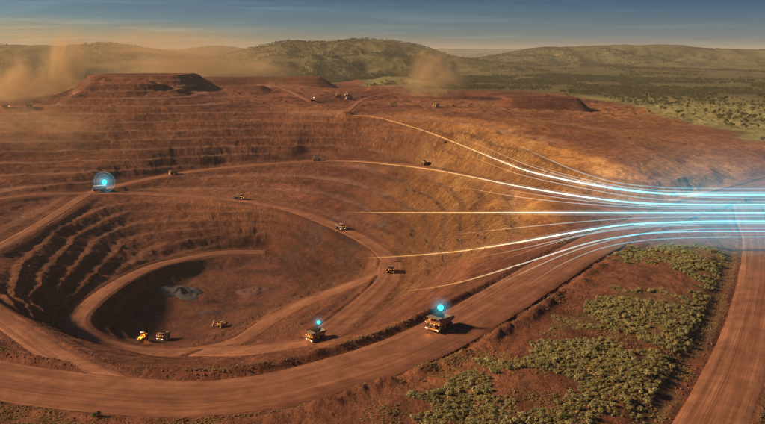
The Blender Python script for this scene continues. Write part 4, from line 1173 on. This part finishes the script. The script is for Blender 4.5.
place('haul_truck', 164, 339, 'haul truck being loaded on the dark pit floor', 'truck', HG, heading=250, size=0.8)
place('water_truck', 100, 191, 'white water truck stopped at the road junction under a ringed beacon', 'truck', heading=200, size=1.5)
EG = 'excavators in the mine'
place('excavator', 222, 328.5, 'excavator with raised boom and lit lamps on the pit floor', 'excavator', EG, heading=230, size=1.0, lamp=[(2.8, 0, 3.6, 3500, WARM)])
place('excavator', 313, 101.5, 'sunlit excavator alone beside the track on the rim plateau', 'excavator', EG, heading=265, size=1.35)
place('excavator', 338, 97.5, 'excavator with bent boom reaching left on the rim plateau', 'excavator', EG, heading=190, size=1.25)
place('excavator', 346, 97.0, 'excavator parked behind another on the rim plateau', 'excavator', EG, heading=280, size=1.2)
place('wheel_loader', 143, 341, 'wheel loader flooding the dark pit floor with amber light', 'loader', heading=255, size=1.25, lamp=[(1.6, 0, 5.6, 9000, (1.0, 0.5, 0.08)), (-1, 2.5, 5.4, 5000, (1.0, 0.5, 0.08))])

# ------------------------------------------------------------------ stockpiles on the pit floor
def heap(name, u, v, rx, ry, h, col, label, seed):
    p, _t = hit(u, v)
    mt = plain(name + '_ore', col, 0.9, var=0.06, scale=0.3)
    nr, na = 14, 40; vs_ = []; fs_ = []
    for i in range(nr + 1):
        f = i / nr
        for k in range(na):
            a = 2 * math.pi * k / na
            wv = 1 + 0.45 * float(fbm(np.array([math.cos(a) * 1.3 + seed]), np.array([math.sin(a) * 1.3]), 3, seed)[0])
            x, y = p[0] + rx * f * wv * math.cos(a), p[1] + ry * f * wv * math.sin(a)
            hh = h * max(0, 1 - f ** 1.6) * (0.7 + 0.9 * float(fbm(np.array([x / 5]), np.array([y / 5]), 3, seed)[0]))
            vs_.append((x, y, H(x, y) + hh - (0.6 if i == nr else 0)))
    for i in range(nr):
        for k in range(na): fs_.append((i * na + k, (i + 1) * na + k, (i + 1) * na + (k + 1) % na, i * na + (k + 1) % na))
    mb = MB().add([(a - p[0], b - p[1], c - p[2]) for a, b, c in vs_], fs_)
    o = mb.build(name, mt, smooth=True, loc=p); tag(o, label, 'stockpile')
heap('ore_stockpile', 255, 291, 17, 16, 3.2, (0.11, 0.04, 0.028), 'dark maroon ore heap on the open pit floor', 3)
heap('rock_stockpile', 180, 293, 19, 16, 4.5, (0.055, 0.058, 0.062), 'blue grey broken rock heap at the back of the pit floor', 8)
heap('crevice_ridge', 212, 313, 13, 5, 2.0, (0.05, 0.025, 0.02), 'low ridge coloured black for dark crevices across the pit floor', 12)  # dark crevices of the floor, put in as a black ridge

# ------------------------------------------------------------------ overlay dots above three vehicles, added as glowing balls
M_MARKER = glow('marker_cyan', (0.08, 0.78, 0.85), 1.15)
def glow_volume(name, col, strength, fall=2.0):
    m = bpy.data.materials.new(name); m.use_nodes = True; nt = m.node_tree; nt.nodes.clear()
    out = nt.nodes.new('ShaderNodeOutputMaterial'); em = nt.nodes.new('ShaderNodeEmission'); em.inputs[0].default_value = (*col, 1)
    tc = nt.nodes.new('ShaderNodeTexCoord'); ln = nt.nodes.new('ShaderNodeVectorMath'); ln.operation = 'LENGTH'
    nt.links.new(tc.outputs['Object'], ln.inputs[0])
    mr = nt.nodes.new('ShaderNodeMapRange'); mr.inputs['From Min'].default_value = 1.0; mr.inputs['From Max'].default_value = 0.0; mr.inputs['To Max'].default_value = 1.0
    nt.links.new(ln.outputs['Value'], mr.inputs['Value'])
    pw = nt.nodes.new('ShaderNodeMath'); pw.operation = 'POWER'; pw.inputs[1].default_value = fall; nt.links.new(mr.outputs[0], pw.inputs[0])
    ml = nt.nodes.new('ShaderNodeMath'); ml.operation = 'MULTIPLY'; ml.inputs[1].default_value = strength; nt.links.new(pw.outputs[0], ml.inputs[0])
    nt.links.new(ml.outputs[0], em.inputs[1]); nt.links.new(em.outputs[0], out.inputs['Volume'])
    return m
def ball(name, r, mat, parent, sub=3):
    bm = bmesh.new(); bmesh.ops.create_icosphere(bm, subdivisions=sub, radius=1.0)
    me = bpy.data.meshes.new(name); bm.to_mesh(me); bm.free(); me.materials.append(mat)
    me.polygons.foreach_set('use_smooth', [True] * len(me.polygons))
    o = link(bpy.data.objects.new(name, me), parent); o.scale = (r, r, r); return o
def marker(u, v, y, r, rh, strength, label, rings=()):
    p = at_y(u, v, y)
    e = empty('overlay_marker', p); tag(e, label, 'marker', 'cyan overlay dots over tracked vehicles')
    ball('core', r, M_MARKER, e)
    ball('halo', rh, glow_volume('marker_halo', (0.1, 0.6, 0.8), strength / rh), e)
    for rr, th, st in rings:
        mb = MB(); n = 48
        mb.tube([(rr * math.cos(2 * math.pi * k / n), 0, rr * math.sin(2 * math.pi * k / n)) for k in range(n + 1)], th, 6, False)
        m_ = bpy.data.materials.new('ring_light'); m_.use_nodes = True; nt = m_.node_tree; nt.nodes.clear()
        ou = nt.nodes.new('ShaderNodeOutputMaterial'); em = nt.nodes.new('ShaderNodeEmission'); tr = nt.nodes.new('ShaderNodeBsdfTransparent'); ad = nt.nodes.new('ShaderNodeAddShader')
        em.inputs[0].default_value = (0.2, 0.6, 0.75, 1); em.inputs[1].default_value = st; m_.cycles.emission_sampling = 'NONE'
        nt.links.new(em.outputs[0], ad.inputs[0]); nt.links.new(tr.outputs[0], ad.inputs[1]); nt.links.new(ad.outputs[0], ou.inputs[0])
        mb.build('ring', m_, e)
    return e
marker(440.5, 307.5, t1.location.y, 1.35, 6.0, 0.55, 'cyan glowing overlay dot hovering above the large orange haul truck')
marker(318.5, 322.5, t2.location.y, 1.25, 5.5, 0.45, 'cyan glowing overlay dot hovering above the truck on the lower pit road')
pj, _t = hit(101, 190)
marker(104.3, 182, pj[1] - 4, 3.3, 17, 0.7, 'cyan glowing overlay dot with rings above the white water truck', rings=((5.2, 0.35, 0.12), (9.0, 0.3, 0.07), (12.6, 0.4, 0.10)))

# ------------------------------------------------------------------ overlay light streams out of the pit, added as glowing tubes
STREAMS = [
 ('thin', [(478, 130), (500, 138), (520, 146), (550, 160), (585, 174), (620, 183), (665, 187.5), (715, 188.4), (765, 188.5), (900, 188.5)], 'uppermost thin pale light stream rising off the pit crest'),
 ('thin', [(392, 117), (420, 122), (440, 130), (475, 143), (530, 166), (585, 181.5), (640, 191), (690, 196.5), (765, 198.3), (900, 198.3)], 'thin light stream hugging the topmost bright stream'),
 ('bold', [(338, 115), (355, 115.3), (380, 118), (425, 131), (465, 146.5), (520, 168.5), (555, 177.5), (585, 183.5), (625, 190), (665, 193.4), (710, 194.6), (765, 194.6), (900, 194.6)], 'bold light stream starting at the pit rim, gold turning cyan'),
 ('thin', [(415, 137), (440, 145), (465, 154), (520, 174.5), (585, 188.5), (640, 197.5), (700, 201), (765, 201.5), (900, 201.5)], 'thin light stream between the two upper bold streams'),
 ('bold', [(328, 161), (350, 161.3), (375, 163), (425, 168.5), (465, 175.5), (520, 186.5), (585, 197), (640, 203), (700, 204.6), (765, 204.6), (900, 204.6)], 'bold light stream following the upper pit road'),
 ('thin', [(395, 180), (430, 184), (465, 188), (520, 197), (585, 204), (660, 208), (765, 208.5), (900, 208.5)], 'thin light stream just below the stream on the upper road'),
 ('bold', [(340, 212.5), (400, 212.5), (500, 212.6), (600, 212.8), (765, 213), (900, 213)], 'perfectly straight bold golden light stream across the pit'),
 ('thin', [(408, 241), (435, 238), (465, 233.5), (520, 227.5), (585, 221.5), (650, 217.7), (765, 216.7), (900, 216.7)], 'thin light stream just under the straight golden one'),
 ('bold', [(355, 258), (380, 257.3), (400, 256.3), (430, 254), (465, 250.5), (520, 242), (585, 230.5), (630, 224.5), (700, 221.7), (765, 221.5), (900, 221.5)], 'bold light stream rising from the bend of the pit road'),
 ('thin', [(495, 262), (520, 254), (540, 247), (585, 235), (640, 227.5), (700, 225.3), (765, 225), (900, 225)], 'thin light stream midway between the lower bold and medium streams'),
 ('medium', [(380, 293.5), (410, 290.5), (430, 288), (465, 281), (520, 264.5), (585, 244), (630, 235.5), (680, 231.8), (765, 231.4), (900, 231.4)], 'medium bright blue light stream skirting the haul road'),
 ('thin', [(475, 292), (500, 283), (520, 274), (565, 254), (600, 243), (640, 234), (700, 229), (765, 228.2), (900, 228.2)], 'thin blue light stream just under the medium blue stream'),
 ('thin', [(520, 291), (545, 274), (565, 262.5), (600, 248.5), (640, 241), (690, 237.8), (765, 237), (900, 237)], 'lowest thin light stream over the scrub mound'),
 ('thin', [(495, 151), (540, 167), (585, 179.3), (640, 188.8), (700, 191.8), (765, 192), (900, 192)], 'faint short strand joining the bundle above the topmost bold stream'),
 ('thin', [(465, 181.5), (520, 192), (585, 200.7), (650, 206), (765, 206.8), (900, 206.8)], 'faint strand clinging under the bold stream of the upper road'),
 ('thin', [(450, 262), (485, 256), (520, 249), (585, 234.2), (640, 226), (700, 223.4), (765, 223.2), (900, 223.2)], 'faint strand clinging under the lower bold stream'),
]
def stream_mat(name, strength):
    m = bpy.data.materials.new(name); m.use_nodes = True; nt = m.node_tree; nt.nodes.clear()
    ou = nt.nodes.new('ShaderNodeOutputMaterial'); em = nt.nodes.new('ShaderNodeEmission'); tr = nt.nodes.new('ShaderNodeBsdfTransparent'); ad = nt.nodes.new('ShaderNodeAddShader')
    a = nt.nodes.new('ShaderNodeAttribute'); a.attribute_name = 'along'; fd = nt.nodes.new('ShaderNodeAttribute'); fd.attribute_name = 'fade'
    r = nt.nodes.new('ShaderNodeValToRGB'); cr = r.color_ramp
    while len(cr.elements) < 4: cr.elements.new(0.5)
    for e, (p, c) in zip(cr.elements, [(0.0, (1.0, 0.42, 0.08)), (0.42, (1.0, 0.62, 0.22)), (0.68, (0.85, 0.95, 0.85)), (0.88, (0.2, 0.82, 1.0))]): e.position = p; e.color = (*c, 1)
    nt.links.new(a.outputs['Fac'], r.inputs[0]); nt.links.new(r.outputs[0], em.inputs[0])
    ml = nt.nodes.new('ShaderNodeMath'); ml.operation = 'MULTIPLY'; ml.inputs[1].default_value = strength
    nt.links.new(fd.outputs['Fac'], ml.inputs[0]); nt.links.new(ml.outputs[0], em.inputs[1])
    nt.links.new(em.outputs[0], ad.inputs[0]); nt.links.new(tr.outputs[0], ad.inputs[1]); nt.links.new(ad.outputs[0], ou.inputs[0])
    m.cycles.emission_sampling = 'NONE'
    return m
M_STREAM = {'bold': stream_mat('stream_bold', 0.42), 'medium': stream_mat('stream_medium', 0.26), 'thin': stream_mat('stream_thin', 0.13), 'sheath': stream_mat('stream_sheath', 0.045)}
Y_B = 420.0
def stream_mesh(name, C, r0, fade, along, mat):
    mb = MB(); n = len(C)
    rr = [r0 * (0.35 + 0.65 * f) for f in fade]
    mb.tube(C, rr, 8, True)
    me = mb.mesh(name, mat, True)
    def at(nm, arr): me.attributes.new(nm, 'FLOAT', 'POINT').data.foreach_set('value', np.repeat(arr, 8).astype(np.float32))
    at('along', along); at('fade', fade)
    return me
for kind, pts, lab in STREAMS:
    q = catmull([(u, v, 0) for u, v in pts], 8.0)
    U, V_ = q[:, 0], q[:, 1]
    p0, _t = hit(U[0], V_[0])
    s_ = sstep(U[0], 610, U)
    yy = 1.0 / ((1 - s_) / (p0[1] * 0.99) + s_ / Y_B)
    lim = np.array([hit(u, v)[0][1] - 3 if u < 765 else 1e6 for u, v in zip(U, V_)])
    for _ in range(25):                 # an even sweep that stays clear of the ground
        yy = np.minimum(yy, lim)
        yy[1:-1] = 0.25 * yy[:-2] + 0.5 * yy[1:-1] + 0.25 * yy[2:]
    yy = np.minimum(yy, lim)
    C = np.array([at_y(u, v, y) for u, v, y in zip(U, V_, yy)])
    fade = np.clip((U - U[0]) / (55 if kind == 'bold' else 90), 0.0, 1) ** 0.8 * np.where(U < 560, 0.55 + 0.45 * sstep(400, 560, U), 1.0)
    along = np.clip((U - 330) / 330, 0, 1)
    root = link(bpy.data.objects.new('light_stream', stream_mesh('light_stream', C, {'bold': 0.5, 'medium': 0.42, 'thin': 0.33}[kind], fade, along, M_STREAM[kind])))
    tag(root, lab, 'light stream', 'overlay light streams flowing out of the pit')
    if kind == 'bold':
        link(bpy.data.objects.new('sheath', stream_mesh('sheath', C, 1.7, fade, along, M_STREAM['sheath'])), root)

# blue luminous mist round the bundle, the overlay glow added as an emitting volume
cz = at_y(765, 212.5, Y_B)[2]; x0 = at_y(545, 212, Y_B)[0]; x1 = at_y(900, 212, Y_B)[0]
mb = MB(); n = 20
rings = [[(x, 38 * math.cos(2 * math.pi * k / n), 56 * math.sin(2 * math.pi * k / n)) for k in range(n)] for x in (0, x1 - x0)]
mb.add(rings[0] + rings[1], [(k, (k + 1) % n, (k + 1) % n + n, k + n) for k in range(n)] + [tuple(range(n - 1, -1, -1)), tuple(range(n, 2 * n))])
m_ = bpy.data.materials.new('blue_aura'); m_.use_nodes = True; nt = m_.node_tree; nt.nodes.clear()
ou = nt.nodes.new('ShaderNodeOutputMaterial'); em = nt.nodes.new('ShaderNodeEmission'); em.inputs[0].default_value = (0.06, 0.40, 0.56, 1)
tc = nt.nodes.new('ShaderNodeTexCoord'); sx = nt.nodes.new('ShaderNodeSeparateXYZ'); nt.links.new(tc.outputs['Object'], sx.inputs[0])
def mth(op, a, b=None):
    nd = nt.nodes.new('ShaderNodeMath'); nd.operation = op
    for i, v in enumerate((a, b)):
        if v is None: continue
        if isinstance(v, (int, float)): nd.inputs[i].default_value = v
        else: nt.links.new(v, nd.inputs[i])
    return nd.outputs[0]
yy_ = mth('POWER', mth('ABSOLUTE', mth('DIVIDE', sx.outputs[1], 14.0)), 2.0); zz_ = mth('POWER', mth('ABSOLUTE', mth('DIVIDE', sx.outputs[2], 23.0)), 1.8)
g = mth('EXPONENT', mth('MULTIPLY', mth('ADD', yy_, zz_), -1.0))
mr = nt.nodes.new('ShaderNodeMapRange'); mr.interpolation_type = 'SMOOTHSTEP'; mr.inputs['From Min'].default_value = 0.0; mr.inputs['From Max'].default_value = 105.0
nt.links.new(sx.outputs[0], mr.inputs['Value'])
nt.links.new(mth('MULTIPLY', mth('MULTIPLY', g, mr.outputs[0]), 0.0185), em.inputs[1]); nt.links.new(em.outputs[0], ou.inputs['Volume'])
aura = mb.build('blue_aura', m_, loc=(x0, Y_B, cz)); tag(aura, 'soft blue luminous mist round the bundled overlay light streams', 'aura', kind='stuff')

# ------------------------------------------------------------------ dust in the air
def dust(u, v, y, rx, ry, rz, dens, label, seed, tilt=0):
    m = bpy.data.materials.new('dust'); m.use_nodes = True; nt = m.node_tree; nt.nodes.clear()
    ou = nt.nodes.new('ShaderNodeOutputMaterial'); pv = nt.nodes.new('ShaderNodeVolumePrincipled')
    pv.inputs['Color'].default_value = (1.0, 0.70, 0.36, 1); pv.inputs['Anisotropy'].default_value = 0.0
    tc = nt.nodes.new('ShaderNodeTexCoord'); ln = nt.nodes.new('ShaderNodeVectorMath'); ln.operation = 'LENGTH'; nt.links.new(tc.outputs['Object'], ln.inputs[0])
    mr = nt.nodes.new('ShaderNodeMapRange'); mr.interpolation_type = 'SMOOTHSTEP'; mr.inputs['From Min'].default_value = 1.0; mr.inputs['From Max'].default_value = 0.15
    nt.links.new(ln.outputs['Value'], mr.inputs['Value'])
    nz_ = nt.nodes.new('ShaderNodeTexNoise'); nz_.noise_dimensions = '4D'; nz_.inputs['W'].default_value = seed; nz_.inputs['Scale'].default_value = 1.5; nz_.inputs['Detail'].default_value = 5; nz_.inputs['Roughness'].default_value = 0.62; nz_.inputs['Distortion'].default_value = 0.9
    nt.links.new(tc.outputs['Object'], nz_.inputs['Vector'])
    m2 = nt.nodes.new('ShaderNodeMapRange'); m2.inputs['From Min'].default_value = 0.42; m2.inputs['From Max'].default_value = 0.7
    nt.links.new(nz_.outputs['Fac'], m2.inputs['Value'])
    a = nt.nodes.new('ShaderNodeMath'); a.operation = 'MULTIPLY'; nt.links.new(mr.outputs[0], a.inputs[0]); nt.links.new(m2.outputs[0], a.inputs[1])
    b = nt.nodes.new('ShaderNodeMath'); b.operation = 'MULTIPLY'; b.inputs[1].default_value = dens; nt.links.new(a.outputs[0], b.inputs[0])
    nt.links.new(b.outputs[0], pv.inputs['Density']); nt.links.new(pv.outputs[0], ou.inputs['Volume'])
    o = ball('dust_cloud', 1.0, m, None, 2); o.location = at_y(u, v, y); o.scale = (rx, ry, rz); o.rotation_euler = (0, R(tilt), 0); tag(o, label, 'dust', kind='stuff')
dust(64, 70, 1290, 46, 50, 92, 0.11, 'tall ragged column of orange dust over the dump ramp', 1.3, 14)
dust(20, 86, 1240, 85, 60, 66, 0.075, 'orange dust thrown up by the trucks on the level road', 4.1, 20)
dust(185, 62, 1780, 330, 150, 100, 0.02, 'broad low bank of dust drifting behind the waste dump', 7.7, 4)
dust(428, 82, 1500, 100, 80, 85, 0.022, 'dust cloud drifting over the plateau truck', 12.3, -30)
dust(30, 126, 1040, 190, 90, 75, 0.016, 'thin dust veil over the western benches', 9.2, 10)
dust(70, 52, 2300, 420, 200, 110, 0.004, 'far pale dust drifting against the western hill', 3.4, 5)

# ------------------------------------------------------------------ haze
zmin = float(Z3.min()) - 1.0; zmax = max(float(Z3.max()) + 15, 260)
mb = MB().box(-46000, 46000, -46000, 46000, zmin, zmax)
m_ = bpy.data.materials.new('haze'); m_.use_nodes = True; nt = m_.node_tree; nt.nodes.clear()
ou = nt.nodes.new('ShaderNodeOutputMaterial'); pv = nt.nodes.new('ShaderNodeVolumePrincipled')
pv.inputs['Color'].default_value = (0.87, 0.83, 0.76, 1); pv.inputs['Density'].default_value = 0.000048; pv.inputs['Anisotropy'].default_value = 0.05
nt.links.new(pv.outputs[0], ou.inputs['Volume'])
hz = mb.build('haze', m_); tag(hz, 'thin dusty evening haze over the whole landscape', 'haze', kind='stuff')
print('objects', len(bpy.data.objects), 'zmin', zmin, 'zmax', zmax, 'grid', NR, NA)
